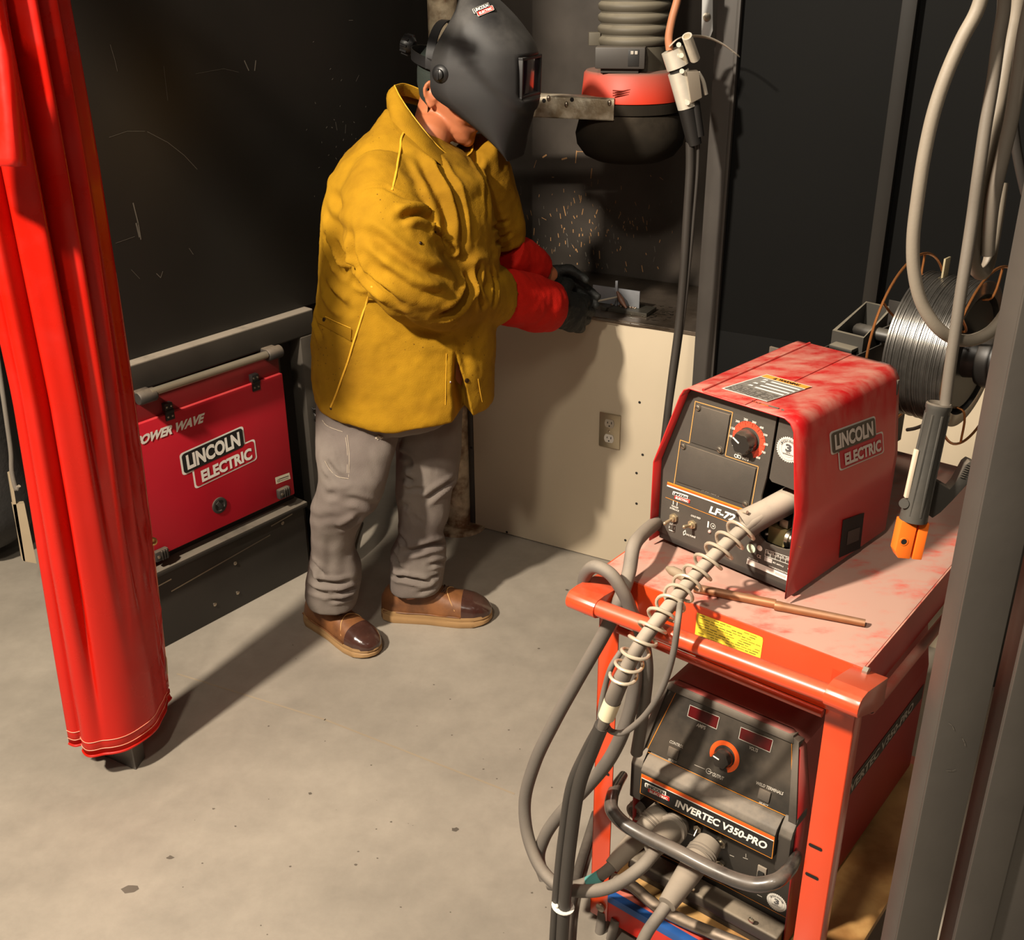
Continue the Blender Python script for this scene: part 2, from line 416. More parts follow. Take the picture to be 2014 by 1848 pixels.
# ---- welding bench
def bpx(x, y, off=0): return onpl(x, y, BF.P(0, 0, off), BF.N)
t = thing('welding_bench', 'steel-topped welding bench with a cream front board under the welder\'s hands', 'bench', BF.P(.4, 0, -.2))
BTOP = mat('scuffed_steel_plate', (120, 108, 96), .34, .75, var=.35, vscale=9, bump=.3, bscale=45, col2=(84, 72, 60), c2scale=7)
m = MB(); m.box(BTOP, -.03, .815, .828, .840, -.45, .004, MBF, bev=.002); top = m.build('worktop', t)
m = MB(); m.box(CREAM, .0, .805, .004, .827, -.012, 0, MBF, bev=.002); brd = m.build('front_board', t)
pr = Print(BF, .0006)
for x, y in [(1258, 791), (1346, 868), (1264, 894), (1252, 930), (1230, 1062), (1252, 990), (927, 880), (997, 1046), (1112, 1094)]:
    pr.arc(HOLE, (x, y), 0, .0045, n=10)
pr.done('screw_holes', brd)
m = MB()
for u_ in (.02, .79): m.box(FRAMEM, u_-.02, u_+.02, .0, .827, -.44, -.40, MBF)
m.box(FRAMEM, -.01, .80, .75, .79, -.44, -.41, MBF); m.build('rear_frame', t)
m = MB(); m.box(FRAMEM, -.028, -.002, .0, .827, -.03, .0, MBF, bev=.003); m.build('front_leg', t)
pr = Print(Frame(BF.P(0, .8405, 0), BF.U, -BF.N), .0008)
SPK = mat('ground_bright_steel', (225, 220, 205), .25, 1, var=.2, vscale=90)
random.seed(2)
for _ in range(90):
    x = random.uniform(1235, 1322); y = random.gauss(616, 8)
    if y > 578 + .145*(x-1000)+22 or y < 600: continue
    pr.line(SPK, [(x, y), (x+random.uniform(2, 7), y+random.uniform(-1.5, 1.5))], random.uniform(.001, .0035))
pr.line(SPK, [(1175, 626), (1240, 636), (1313, 645.5)], .0035)
pr.done('bright_scratches', top)

# outlet
OUT = mat('stainless_cover', (178, 165, 140), .35, .9, var=.1); IVY = mat('grey_receptacle', (168, 156, 138), .45)
o1 = BF.uv(1200, 846); t = thing('electrical_outlet', 'stainless duplex electrical outlet on the cream bench front board', 'outlet', BF.P(o1[0], o1[1], 0))
Mo = BF.mat() @ Matrix.Translation((o1[0], o1[1], 0))
m = MB(); m.box(OUT, -.036, .036, -.058, .058, 0, .006, Mo, bev=.003); m.build('cover_plate', t)
for s_, nm in ((.0255, IVY), (-.0255, mat('white_receptacle', (214, 208, 196), .45))):
    m = MB(); pts = []
    for k in range(24):
        a = 2*pi*k/24; pts.append(Mo @ Vector((.0165*cos(a), s_+max(-.0135, min(.0135, .0185*sin(a))), .006)))
    m.prism(nm, pts, BF.N*.002)
    for dx, h in ((-.006, .006), (.007, .0075)): m.box(HOLE, dx-.0012, dx+.0012, s_+.001-h/2+.002, s_+.001+h/2+.002, .0078, .0084, Mo, bev=0)
    m.lathe(HOLE, Mo @ Vector((0, s_-.008, .0078)), BF.N, [(0, .0024), (.0006, .0024)], 10)
    m.build('receptacle', t)
m = MB(); screw(m, BRIGHT, Mo @ Vector((0, 0, .006)), BF.N, .0035, .002); m.build('screw', t)

# booth post beside the bench
t = thing('booth_post', 'tall dark steel post at the right end of the cream-fronted bench', 'post', BF.P(.80, 0, .02))
m = MB()
m.box(FRAMEM, .775, .83, 0, 3.2, .016, .022, MBF, bev=.0015); m.box(FRAMEM, .826, .832, 0, 3.2, -.03, .022, MBF, bev=.0015)
m.build('angle_post', t)
m = MB(); m.box(FRAMEM, .833, .841, 0, 3.2, .016, .034, MBF, bev=.002); m.build('edge_trim', t)

# ---- left table over the power source
t = thing('steel_table', 'long black steel table with a dusty top edge above the red power source', 'table', LF.P(-.3, 0, -.3))
TBL = mat('dark_table_paint', (40, 37, 33), .5, var=.12, dust=.8, dcol=(150, 138, 122), dthr=.35)
m = MB(); m.box(TBL, -.12, .665, .79, .868, -.36, .0, MLF, bev=.006, seg=3); m.build('tabletop', t)
for u_ in (.635,):
    m = MB(); m.box(TBL, u_-.03, u_+.03, 0, .79, -.06, -.0, MLF, bev=.004); m.build('leg', t)
m = MB(); m.box(TBL, -.12, -.07, 0, .79, -.06, -.0, MLF, bev=.004); m.build('leg', t)
m = MB(); m.box(CREAM, 1.02, 1.3, .0, .84, -.5, -.49, MLF, bev=.001); m.build('trim_1', kind='structure')
m = MB(); m.box(TBL, .44, 1.02, .0, .79, -.42, -.40, MLF, bev=.002); m.build('rear_panel', t)
# chain hanging at the table end
CH = mat('dark_chain', (40, 36, 34), .4, .6)
m = MB(); P = [ony(619+i*1.35, 805+i*8.6, 3.19) for i in range(15)]
m.tube(CH, [P[0], P[0]+Vector((-.02, .01, .012)), LF.P(.66, P[0].z+.01, -.02)], .003, 8, 3)
for i in range(14):
    a, b = P[i], P[i+1]; d = (b-a).normalized(); sd = d.cross(Vector((1, 0, 0) if i % 2 else (.3, 1, 0))).normalized(); e = .0075
    c = (a+b)/2; L_ = (b-a).length*.62
    pts = [c + d*(L_*sin(q)) + sd*(e*cos(q)) for q in [2*pi*k/12 for k in range(13)]]
    m.tube(CH, pts, .0022, 6, 1, False)
tag(m.build('hanging_chain'), 'short dark link chain hanging behind the welder\'s right hip', 'chain')
HOSEG = mat('grey_hose', (118, 108, 96), .6, var=.1)
m = MB(); m.tube(HOSEG, [LF.P(.70, .42, -.12), LF.P(.665, .36, -.03), LF.P(.635, .25, .05), LF.P(.63, .14, .07), LF.P(.665, .04, .06), LF.P(.73, .025, 0), LF.P(.86, .022, -.1)], .021, 14)
tag(m.build('ground_hose'), 'thick grey hose curving to the floor behind the welder\'s near boot', 'hose')

# pipe column and square arm
RUST = mat('scaly_galvanised_pipe', (206, 190, 160), .5, .2, var=.25, vscale=25, col2=(110, 76, 48), c2scale=16, bump=.5, bscale=60)
RUSTB = mat('spattered_bare_tube', (206, 196, 174), .45, .3, var=.2, vscale=30, col2=(150, 134, 108), c2scale=22, bump=.5, bscale=90)
Pp = ony(871, 60, 3.45); Pp.z = 0
t = thing('positioner_stand', 'mottled pipe column with a square steel arm reaching right behind the welding helmet', 'stand', Pp)
m = MB(); m.lathe(RUST, Pp, (0, 0, 1), [(0, .043), (2.9, .043)], 28); m.lathe(RUST, Pp, (0, 0, 1), [(0, .1), (.012, .1), (.012, .043)], 28); m.build('column', t)
e1 = ony(1213, 213, 3.22); az = radians(111); d = Vector((sin(az), cos(az), 0)); L_ = ((e1-Pp).dot(d)); s0 = e1 - d*L_
Fa = Frame(s0, d, (0, 0, 1)); Ma = Fa.mat()
m = MB(); h = .030
m.box(RUSTB, 0, L_, -h, h, h-.004, h, Ma, bev=.001); m.box(RUSTB, 0, L_, -h, h, -h, -h+.004, Ma, bev=.001)
m.box(RUSTB, 0, L_, h-.004, h, -h, h, Ma, bev=.001); m.box(RUSTB, 0, L_, -h, -h+.004, -h, h, Ma, bev=.001)
arm = m.build('square_arm', t)
pr = Print(Frame(s0 + Fa.N*h, d, (0, 0, 1)), .0006)
for x, y in ((1070, 198), (1125, 196)): pr.arc(HOLE, (x, y), 0, .006, n=14)
pr.done('bolt_hole', arm)
m = MB()
for x, y in ((1079, 193), (1114, 205), (1199, 202)): m.ball(STEEL, onpl(x, y, s0+Fa.N*(h+.001), Fa.N), .006, 10, (1, 1, 1.4))
m.build('weld_bead', arm)

# added overhead poles, out of view, shaped to cast the diagonal wall shadows
LK = Vector((-2.05, .25, 3.5)); A = LW.px(262, 30); B = LW.px(640, 560); q0 = LK.lerp(A, .55); q1 = LK.lerp(B, .62); dd = (q1-q0)
bo = thing('shadow_pole', 'slanting dark poles added unseen above the booth to cast the diagonal wall shadows', 'shadow pole', (q0.x, q0.y, 2.0))
m = MB(); m.tube(FRAMEM, [q0-dd*.35, q1], .034, 16, 2); m.build('pole_tube', bo)
A2 = BW.px(990, 335); B2 = BW.px(1345, 443); q2 = LK.lerp(A2, .56); q3 = LK.lerp(B2, .60)
m = MB(); m.tube(FRAMEM, [q1, q2.lerp(q1, .1), q2, q3], .024, 14, 4); m.build('pole_tube', bo)
m = MB(); m.tube(FRAMEM, [(q0-dd*.2), (q0-dd*.2)*Vector((1, 1, 0))+Vector((0, 0, 4.6))] if False else [q0-dd*.2, Vector(((q0-dd*.2).x-.02, (q0-dd*.2).y, 4.6))], .02, 10, 2); m.build('pole_hanger', bo)
# ================================================================ red power source under the left table
PWRED = mat('crimson_sheet', (186, 20, 40), .42, var=.07, vscale=5, spec=.4, dust=.15)
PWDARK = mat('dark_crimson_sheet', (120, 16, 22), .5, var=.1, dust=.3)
DKC = mat('black_casing', (38, 34, 30), .5, var=.12, dust=.7, dcol=(120, 110, 96), dthr=.4)
def lpx(x, y, off=0): return onpl(x, y, LF.P(0, 0, off), LF.N)
def lu(x, y, off=0):
    w_ = lpx(x, y, off) - LF.O; return w_.dot(LF.U), w_.z
t = thing('welding_power_source', 'crimson and black welding power source on the floor beneath the left table', 'welder', LF.P(.15, 0, -.28))
uR = lu(556, 740)[0]; uL = -.12; zB = lu(332, 1085)[1]; zH = .70; 
m = MB(); m.box(DKC, uL, uR+.03, .0, .245, -.34, .0, MLF, bev=.004); m.box(DKC, uL, uR+.03, .245, .262, -.34, .022, MLF, bev=.004)
m.box(DKC, uL, uR+.02, .262, .77, -.34, -.03, MLF, bev=.003)
base = m.build('case', t)
pr = Print(LF, .0008)
for pts in ([(338, 1162), (531, 1052)], [(534, 1034), (574, 1011)], [(312, 1152), (336, 1139)]): pr.line(STEEL, pts, .004)
pr.done('seam', base)
m = MB()
for x, y in [(462, 1107), (467, 1165), (422, 1188), (555, 1028)]: screw(m, STEEL, lpx(x, y), LF.N, .006, .004)
m.build('bolt', base)
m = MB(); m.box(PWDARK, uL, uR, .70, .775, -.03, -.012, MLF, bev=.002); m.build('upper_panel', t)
m = MB(); m.box(PWRED, uL, uR, zB, .70, -.028, -.0, MLF, bev=.003); door = m.build('door', t)
D = .0
m = MB(); hx = lpx(431, 993); m.lathe(BLACK, hx, LF.N, [(0, .025), (.004, .025), (.005, .022), (.005, .017), (.002, .016), (.002, 0)], 28)
m.box(BLACK, -.006, .006, -.015, .015, .002, .006, Matrix.Translation(hx-LF.P(0, 0, 0)) @ MLF @ Matrix.Rotation(radians(35), 4, 'Z'), bev=.001)
m.build('latch', door)
for x, y in ((332, 808), (502, 751)):
    u_, z_ = lu(x, y); m = MB(); m.box(INK, u_-.014, u_+.014, z_-.026, z_-.002, 0, .004, MLF, bev=.001); m.box(INK, u_-.012, u_+.012, z_+.002, z_+.024, -.012, .004, MLF, bev=.001)
    m.lathe(INK, LF.P(u_-.013, z_, .003), LF.U, [(0, .005), (.026, .005)], 10)
    for sx in (-.007, .007):
        for sz in (-.015, .014): screw(m, STEEL, LF.P(u_+sx, z_+sz, .004), LF.N, .003, .002)
    m.build('hinge', door)
pr = Print(LF, .0007)
pr.logo((362, 932), (480, 877), (356, 894), INK, PWRED, WHITE)
pr.text(WHITE, 'POWER WAVE', (265, 878.5), (399, 829.5), (269, 860), bold=.05)
TAGC = mat('pale_tag', (200, 190, 165), .5)
pr.poly(TAGC, [(541, 939), (569, 929), (571.5, 941), (543, 952)], 1); pr.line(INK, [(549, 942), (567, 935.5)], .002, 2); pr.line(INK, [(549, 946), (567, 939.5)], .0012, 2)
pr.arc(INK, (546.5, 945), .003, .0042, layer=2, n=14)
pr.done('lettering', door)
for x, y in ((317, 1090), (558, 968)):
    u_, z_ = lu(x, y, .01); m = MB(); m.box(BLACK, u_-.022, u_+.022, z_-.016, z_+.016, .0, .018, MLF, bev=.005)
    for k in range(3): m.box(DKC, u_-.004+k*.008, u_-.001+k*.008, z_-.014, z_+.014, .016, .022, MLF, bev=.001)
    screw(m, STEEL, LF.P(u_-.013, z_, .018), LF.N, .005, .003); m.build('corner_latch', t)
# handle: silver bar in two black grips
a = lpx(296, 772, .035); b = lpx(524, 697, .035)
m = MB(); m.tube(mat('brushed_bar', (168, 158, 138), .4, .7, var=.05, dust=.3), [a, b], .011, 16, 2); hb = m.build('handle_bar', t)
for c in ((288, 779), (538, 694)):
    p = lpx(*c, .03); m = MB(); m.lathe(BLACK, p - LF.U*.027, LF.U, [(0, .016), (.004, .019), (.05, .019), (.055, .015)], 20)
    m.box(BLACK, -.022, .022, -.014, .014, -.05, .005, Matrix.Translation(p-LF.O) @ MLF, bev=.004)
    m.build('handle_grip', t)

# ================================================================ red vinyl welding curtain
VINYL = mat('red_vinyl', (206, 28, 12), .30, var=.05, vscale=3, spec=.6, bump=.08, bscale=5)
def _vy(nt, N, L, b):
    b.inputs['Subsurface Weight'].default_value = .0
    tr = N.new('ShaderNodeBsdfTranslucent'); tr.inputs['Color'].default_value = lin((255, 40, 14))
    mx = N.new('ShaderNodeMixShader'); mx.inputs[0].default_value = .30
    out = [n for n in N if n.type == 'OUTPUT_MATERIAL'][0]
    L.new(b.outputs[0], mx.inputs[1]); L.new(tr.outputs[0], mx.inputs[2]); L.new(mx.outputs[0], out.inputs['Surface'])
    geo = [n for n in N if n.type == 'NEW_GEOMETRY'][0]
    t = N.new('ShaderNodeTexNoise'); t.inputs['Scale'].default_value = 11; t.inputs['Detail'].default_value = 6
    L.new(geo.outputs['Position'], t.inputs['Vector'])
    mr = N.new('ShaderNodeMapRange'); mr.inputs[1].default_value = .4; mr.inputs[2].default_value = .7; mr.inputs[3].default_value = .24; mr.inputs[4].default_value = .55
    L.new(t.outputs[0], mr.inputs[0]); L.new(mr.outputs[0], b.inputs['Roughness'])
tweak(VINYL, _vy)
t = thing('welding_curtain', 'tall glossy red vinyl welding curtain gathered in folds at the left', 'curtain', (-1.0, 2.2, 0))
def lerp(a, b, x): return a+(b-a)*x
def interp(tab, x):
    if x <= tab[0][0]: return tab[0][1]
    for (a, va), (b, vb) in zip(tab, tab[1:]):
        if x <= b: return lerp(va, vb, (x-a)/(b-a))
    return tab[-1][1]
def sm(a, b, x): x = max(0, min(1, (x-a)/(b-a))); return x*x*(3-2*x)
bot = [(137, 1462), (150, 1466), (163, 1464), (166, 1476), (190, 1482), (230, 1480), (265, 1466), (295, 1446), (318, 1412), (331, 1375), (330, 1352)]
PB = [onz(x, y, .085) for x, y in bot]
# arc-length resample of the bottom hem
def resample(P, n):
    S = [0]
    for a, b in zip(P, P[1:]): S.append(S[-1]+(b-a).length)
    out = []
    for i in range(n):
        s_ = S[-1]*i/(n-1); k = max(j for j in range(len(S)) if S[j] <= s_+1e-9); k = min(k, len(P)-2)
        out.append(P[k].lerp(P[k+1], (s_-S[k])/max(S[k+1]-S[k], 1e-9)))
    return out
NU = 150; base_ = resample(spline(PB, 8), NU); NZ = 70
rows = []
for j in range(NZ):
    z = .085 + 2.7*j/(NZ-1); h = (z-.085)/2.7; row = []
    for i in range(NU):
        u_ = i/(NU-1); p = base_[i].copy(); p.z = z
        tng = (base_[min(i+1, NU-1)]-base_[max(i-1, 0)]); tng.z = 0; tng.normalize(); nn = Vector((tng.y, -tng.x, 0))
        def fold(c, wd, amp): return amp*exp(-((u_-c)/wd)**2)
        d = 0
        d -= fold(.27-.02*h, .022, .045*sm(-.02, .3, h))               # deep valley beside the left strip
        d += fold(.20, .05, .012)
        g = sm(.05, .55, h)
        d -= fold(.50-.03*h, .035, .050*g); d += fold(.43, .05, .016*g)
        d -= fold(.64-.03*h, .030, .055*g); d += fold(.57-.02*h, .035, .020*g)
        d -= fold(.78-.02*h, .028, .060*sm(.1, .6, h)); d += fold(.71-.02*h, .03, .022*g)
        d += fold(.90, .05, .012*g)
        d += .004*noise.noise(Vector((u_*9, z*1.3, 3.1)))
        # creases near the lower right corner
        d += .016*exp(-((u_-.86)/.06)**2)*noise.noise(Vector((u_*20+z*7, z*10, 1.0)))*sm(1.1, .3, z)
        # whole curtain: right edge leans right and back above, left side leans left
        lean = Vector((.035*h*u_*u_ + .030*sin(pi*min(h/.75, 1))*u_**3, 0.0, 0)) + Vector((.13*min(h, .34)*(1-u_)**1.5, 0, 0))
        row.append(p + nn*d + lean)
    rows.append(row)
m = MB(); m.rings(VINYL, rows, False, False); cur = m.build('vinyl_sheet', t, ang=180)
md = cur.modifiers.new('thick', 'SOLIDIFY'); md.thickness = .0012
HEMM = mat('hem_thread', (236, 150, 120), .5)
def onrow(i, z, off=.0022):
    j = (z-.085)/2.7*(NZ-1); k = min(int(j), NZ-2); p = rows[k][i].lerp(rows[k+1][i], j-k)
    q0 = rows[k][max(i-1, 0)]; q1 = rows[k][min(i+1, NU-1)]; tg = (q1-q0).normalized(); n_ = Vector((tg.y, -tg.x, 0)).normalized()
    if n_.dot(CAM-p) < 0: n_ = -n_
    return p + n_*off
m = MB()
for z in (.105, .128): m.tube(HEMM, [onrow(i, z) for i in range(0, NU-6)], .0009, 5, 1)
m.tube(VINYL, [onrow(i, .087, .001) for i in range(0, NU-4)], .0035, 6, 1)
for iu in (NU-10, NU-5):
    m.tube(HEMM, [onrow(iu, z) for z in [.1+k*.03 for k in range(38)]], .0008, 5, 1)
m.build('hem_stitching', cur)
m = MB(); gp = onrow(NU-9, .54, .003); m.lathe(mat('brass_grommet', (178, 150, 90), .35, .9), gp, (CAM-gp).normalized()*Vector((1, 1, .2)), [(0, .011), (.002, .011), (.003, .008), (.001, .004)], 16); m.build('grommet', cur)
m = MB(); q = [onrow(NU-14, .155, .004), onrow(NU-11, .20, .004), onrow(NU-9, .26, .004), onrow(NU-8, .25, .006), onrow(NU-8, .19, .005), onrow(NU-11, .15, .005)]
m.prism(mat('frayed_backing', (214, 190, 150), .7), q, Vector((.0, -.001, 0))); m.build('tear_backing', cur)
# folded-over flap high on the left
pf_ = [ony(-60, -60, 2.0), ony(2, -60, 2.0), ony(20, 120, 2.0), ony(44, 316, 2.02), ony(40, 324, 2.03), ony(-60, 336, 2.03)]
FR_ = Frame(ony(0, 100, 2.0), (1, .05, 0), (0, 0, 1))
rr = []
for j in range(26):
    y = -80 + j*16.2; xr = interp([(-80, -4), (0, 3), (120, 22), (300, 42), (326, 44)], y); r_ = []
    for i in range(18):
        s_ = i/17; x = lerp(-90, xr, s_); Y = 2.035 - .035*sm(0, .5, s_) + .03*sm(.88, 1, s_) + .012*sin(s_*9+y*.01)
        r_.append(ony(x, y + 10*s_*(1-s_)*sm(200, 326, y), Y))
    rr.append(r_)
m = MB(); m.rings(VINYL, rr, False, False); fo = m.build('folded_flap', t, ang=180); md = fo.modifiers.new('thick', 'SOLIDIFY'); md.thickness = .008
# curtain post foot (angle iron) showing below the hem
FOOTM = mat('grey_angle_iron', (92, 88, 84), .4, .5, var=.2, dust=.3)
a = onz(265, 1513); b = onz(283, 1488); c = onz(206, 1486)
m = MB(); 
for p, q in ((a, b), (a, c)):
    d = (q-p); n_ = Vector((d.y, -d.x, 0)).normalized()*.004; m.prism(FOOTM, [p, q, q+n_, p+n_], (0, 0, 2.5))
m.prism(FOOTM, [onz(224, 1494), onz(226, 1495.5), onz(228, 1490), onz(226, 1489)], (0, 0, 2.5))
tag(m.build('curtain_post'), 'grey angle-iron post whose foot shows below the red curtain hem', 'post')

# ================================================================ things behind the curtain at far left
SACK = mat('dark_canvas', (52, 50, 48), .7, var=.2, dust=.3, bump=.4, bscale=50)
m = MB(); R = []
for j in range(22):
    s_ = j/21; z = .012 + .93*s_; c = Vector((-1.80, 3.28, z)); rad = .20*(sin(min(1, s_*5)*pi/2)**.5)*(1-.1*s_)
    R.append([c + Vector((cos(2*pi*k/40), sin(2*pi*k/40), 0))*rad*(1+.06*noise.noise(Vector((cos(2*pi*k/40)*2, sin(2*pi*k/40)*2, z*4)))) for k in range(40)])
m.rings(SACK, R); tag(m.build('machine_cover'), 'dark rounded canvas-covered bundle half hidden behind the red curtain', 'cover')
STRAP = mat('tan_metal_strip', (178, 160, 132), .45, .4, var=.1)
m = MB(); P_ = [ony(18, 935, 3.0), ony(34, 1000, 3.0), ony(52, 1105, 3.0)]
for k, (x0, y0, x1, y1, x2, y2, x3, y3) in enumerate([(16, 933, 22, 930, 50, 1105, 43, 1100), (24, 992, 48, 990, 72, 1108, 46, 1103)]):
    q = [ony(x, y, 3.0) for x, y in ((x0, y0), (x1, y1), (x2, y2), (x3, y3))]; m.prism(STRAP, q, Vector((-.01, .017, 0)))
tag(m.build('hanging_bracket'), 'tan metal channel standing against the dark bundle beside the curtain', 'bracket')
m = MB(); m.tube(RUBBERL, [ony(x, y, 3.0) for x, y in ((-6, 690), (4, 760), (14, 830), (22, 890), (24, 930), (33, 962), (36, 955))], .0075, 10)
tag(m.build('hanging_lead'), 'pale lead hanging down into the tan channel left of the curtain', 'cable')
# ================================================================ orange-red cart
C0 = Vector((.208, 1.64, 0)); CU = Vector((.78, -.626, 0)).normalized(); CV = Vector((.626, .78, 0)); CV = (CV-CU*CV.dot(CU)).normalized()
CM = Matrix((CU, CV, Vector((0, 0, 1)))).transposed().to_4x4(); CM.translation = C0     # local: x right, y depth, z up
def CW(u, v, z): return C0 + CU*u + CV*v + Vector((0, 0, z))
def cp(x, y, v): return onpl(x, y, CW(0, v, 0), CV)                                       # pixel on the vertical plane at depth v
def cfr(v): return Frame(CW(0, v, 0), CU, (0, 0, 1))
ZT = .86; uL_, uR_ = -.063, .418; VB = .80
BOLT = mat('grey_bolt', (170, 160, 145), .4, .7)
cart = thing('machine_cart', 'orange-red steel cart carrying the two welding machines at the right', 'cart', CW(.178, .28, 0))
m = MB(); m.box(CARTTOP, uL_, uR_, -.004, VB, ZT-.004, ZT, CM, bev=.0015)
top = m.build('top_tray', cart)
m = MB()
m.box(CARTRED, uL_, uR_, -.006, -.002, ZT-.10, ZT-.001, CM, bev=.0015)
m.box(CARTRED, uL_-.003, uL_, -.004, VB, ZT-.075, ZT-.001, CM, bev=.001)
m.build('front_apron', cart)
m = MB(); m.box(DIRTRED, uR_, uR_+.003, -.004, VB, ZT-.075, ZT-.001, CM, bev=.001); m.box(DIRTRED, uL_, uR_, VB, VB+.003, ZT-.075, ZT, CM, bev=.001); m.build('side_apron', cart)
m = MB(); m.tube(CARTRED, [CW(uL_+.045, -.012, ZT-.105), CW(uR_-.05, -.012, ZT-.105)], .007, 12, 2); m.build('front_lip', cart)
# handle: bar in two brackets
ha, hb_ = CW(-.125, -.115, ZT-.025), CW(.435, -.115, ZT-.025)
ha = cp(1166, 1192, -.10); hb_ = cp(1634, 1365, -.10)
m = MB(); m.tube(CARTRED, [ha - CU*.03, hb_ + CU*.02], .0145, 20, 2); hd = m.build('push_handle', cart)
def bracket(side):
    m = MB()
    uu = (ha-C0).dot(CU) if side < 0 else (hb_-C0).dot(CU); zz = ha.z if side < 0 else hb_.z
    x0, x1 = (uu-.045, uu+.012) if side < 0 else (uu-.005, uu+.048)
    e = uL_+.0 if side < 0 else uR_
    # folded sheet: top, nose wrapping the bar, bottom
    prof = [(0.0, ZT-.004), (-.085, zz+.0175)]
    for k in range(9):
        a = radians(80+k*22); prof.append((-.10 + .0175*cos(a), zz + .0175*sin(a)))
    prof += [(-.03, zz-.05), (0, zz-.055)]
    pts = [CW(x0, v, z) for v, z in prof]
    m.prism(CARTRED, pts, CU*(x1-x0), bev=.0015)
    m.build('handle_bracket', cart)
bracket(-1); bracket(1)
# legs: slotted angle, front pair and rear pair
def leg(u0, u1, v0, dirv, z0, slots, side):
    m = MB(); m.box(CARTRED, u0, u1, v0, v0+.003*dirv, z0, ZT-.02, CM, bev=.001)
    us = u1 if side > 0 else u0
    m.box(CARTRED, us-.003 if side > 0 else us, us if side > 0 else us+.003, v0, v0+.032*dirv, z0, ZT-.02, CM, bev=.001)
    lg = m.build('leg', cart)
    m = MB()
    for uu, zz in slots:
        q = []
        for k in range(16):
            a = 2*pi*k/16; q.append(CW(uu + .0085*(1 if cos(a) > 0 else -1) + .0035*cos(a), v0-.0012*dirv, zz+.0035*sin(a)))
        m.prism(HOLE, q, CV*.0008)
    if slots: m.build('slot', lg)
    return lg
leg(uL_, uL_+.042, -.006, 1, .033, [((cp(1192, 1515, 0)-C0).dot(CU), cp(1192, 1515, 0).z)], -1)
sl = [cp(1607, 1661, 0), cp(1600, 1718, 0)]
leg(uR_-.048, uR_, -.006, 1, .033, [((p-C0).dot(CU), p.z) for p in sl], 1)
leg(uL_, uL_+.04, VB-.01, -1, .033, [], -1); leg(uR_-.04, uR_, VB-.01, -1, .033, [], 1)
m = MB()
screw(m, BOLT, cp(1182, 1783, -.007), -CV, .010, .006)
sp = Frame(CW(uR_+.003, 0, 0), CV, (0, 0, 1))
for p in ((1698, 1318), (1690, 1386)): screw(m, BOLT, sp.px(*p), CU, .008, .008, True)
m.build('bolt', cart)
# side tube under the tray
m = MB(); a = Vector((0, 0, 0)); TB = mat('red_tube_dusty', (170, 60, 44), .4, dust=.8, dcol=(170, 140, 122))
p0, p1 = CW(uR_+.012, .022, .771), CW(uR_+.012, .53, .763)
ax = (p1-p0).normalized(); m.lathe(TB, p0, ax, [(0, .0065), (0, .0085), ((p1-p0).length, .0085)], 18, True); m.lathe(HOLE, p0-ax*.0003, -ax, [(0, .0062), (.0004, .0062)], 16)
m.build('side_tube', cart)
# bottom shelf with blue strip
m = MB(); SH = mat('red_shelf_paint', (196, 36, 22), .4, var=.1, dust=.5); BLU = mat('blue_tape', (36, 84, 150), .5, var=.15)
m.box(SH, uL_+.003, uR_-.05, .0, VB, .098, .104, CM, bev=.001); m.box(SH, uL_+.042, uR_-.045, -.004, .0, .035, .104, CM, bev=.001)
shf = m.build('bottom_shelf', cart)
m = MB(); m.box(BLU, uL_+.025, uR_-.046, -.0055, -.004, .088, .106, CM, bev=.0006); m.box(BLU, uL_+.025, uR_-.046, -.005, .012, .104, .1055, CM, bev=.0006); m.build('blue_edge_tape', shf)
BARG = mat('dusty_chrome_bar', (120, 108, 100), .25, .8, dust=.9, dcol=(165, 148, 128), dthr=.45)
m = MB(); m.tube(BARG, [cp(1205, 1728, .012), cp(1240, 1740, .012), cp(1300, 1788, .012), cp(1470, 1862, .012), cp(1540, 1890, .012)], .012, 18, 6); m.build('shelf_bar', cart)
for u_, v_ in ((.0, .06), (.35, .06), (.0, .48), (.35, .48)):
    m = MB(); c = CW(u_, v_, .034); m.lathe(RUBBER, c-CU*.013, CU, [(0, .028), (.003, .033), (.023, .033), (.026, .028)], 22)
    m.box(BOLT, u_-.017, u_+.017, v_-.02, v_+.02, .066, .098, CM, bev=.002); m.build('caster', cart)
m = MB(); PLY = mat('plywood_board', (186, 146, 88), .6, var=.15, vscale=8, col2=(150, 106, 56), c2scale=9)
m.box(PLY, -.03, .437, .034, .745, .1065, .125, CM, bev=.0015); tag(m.build('plywood_board'), 'pale plywood board under the lower welding machine on the cart shelf', 'board')
# yellow warning sticker
YEL = mat('yellow_sticker', (240, 208, 60), .45, var=.05); fr = cfr(-.0062)
pr = Print(fr, .0005); 
pr.poly(YEL, [(1371, 1204), (1495, 1251), (1500, 1254), (1500.5, 1260), (1494, 1303), (1366, 1253)], 1)
random.seed(9)
for k in range(9):
    y = .07 + k*.098
    x = .05
    while x < .93:
        l = random.uniform(.03, .11)
        if random.random() > .18:
            A = (lerp(1371, 1366, y)+x*127, lerp(1204, 1253, y)+x*49); B = (A[0]+l*127, A[1]+l*49)
            pr.line(INK if random.random() < .25 else mat('faint_print', (130, 110, 30), .5), [A, B], .0011, 2)
        x += l+.025
pr.text(INK, 'WARNING', (1460.5, 1289.5), (1481, 1297.5), (1461, 1285.5))
pr.done('warning_sticker', cart)

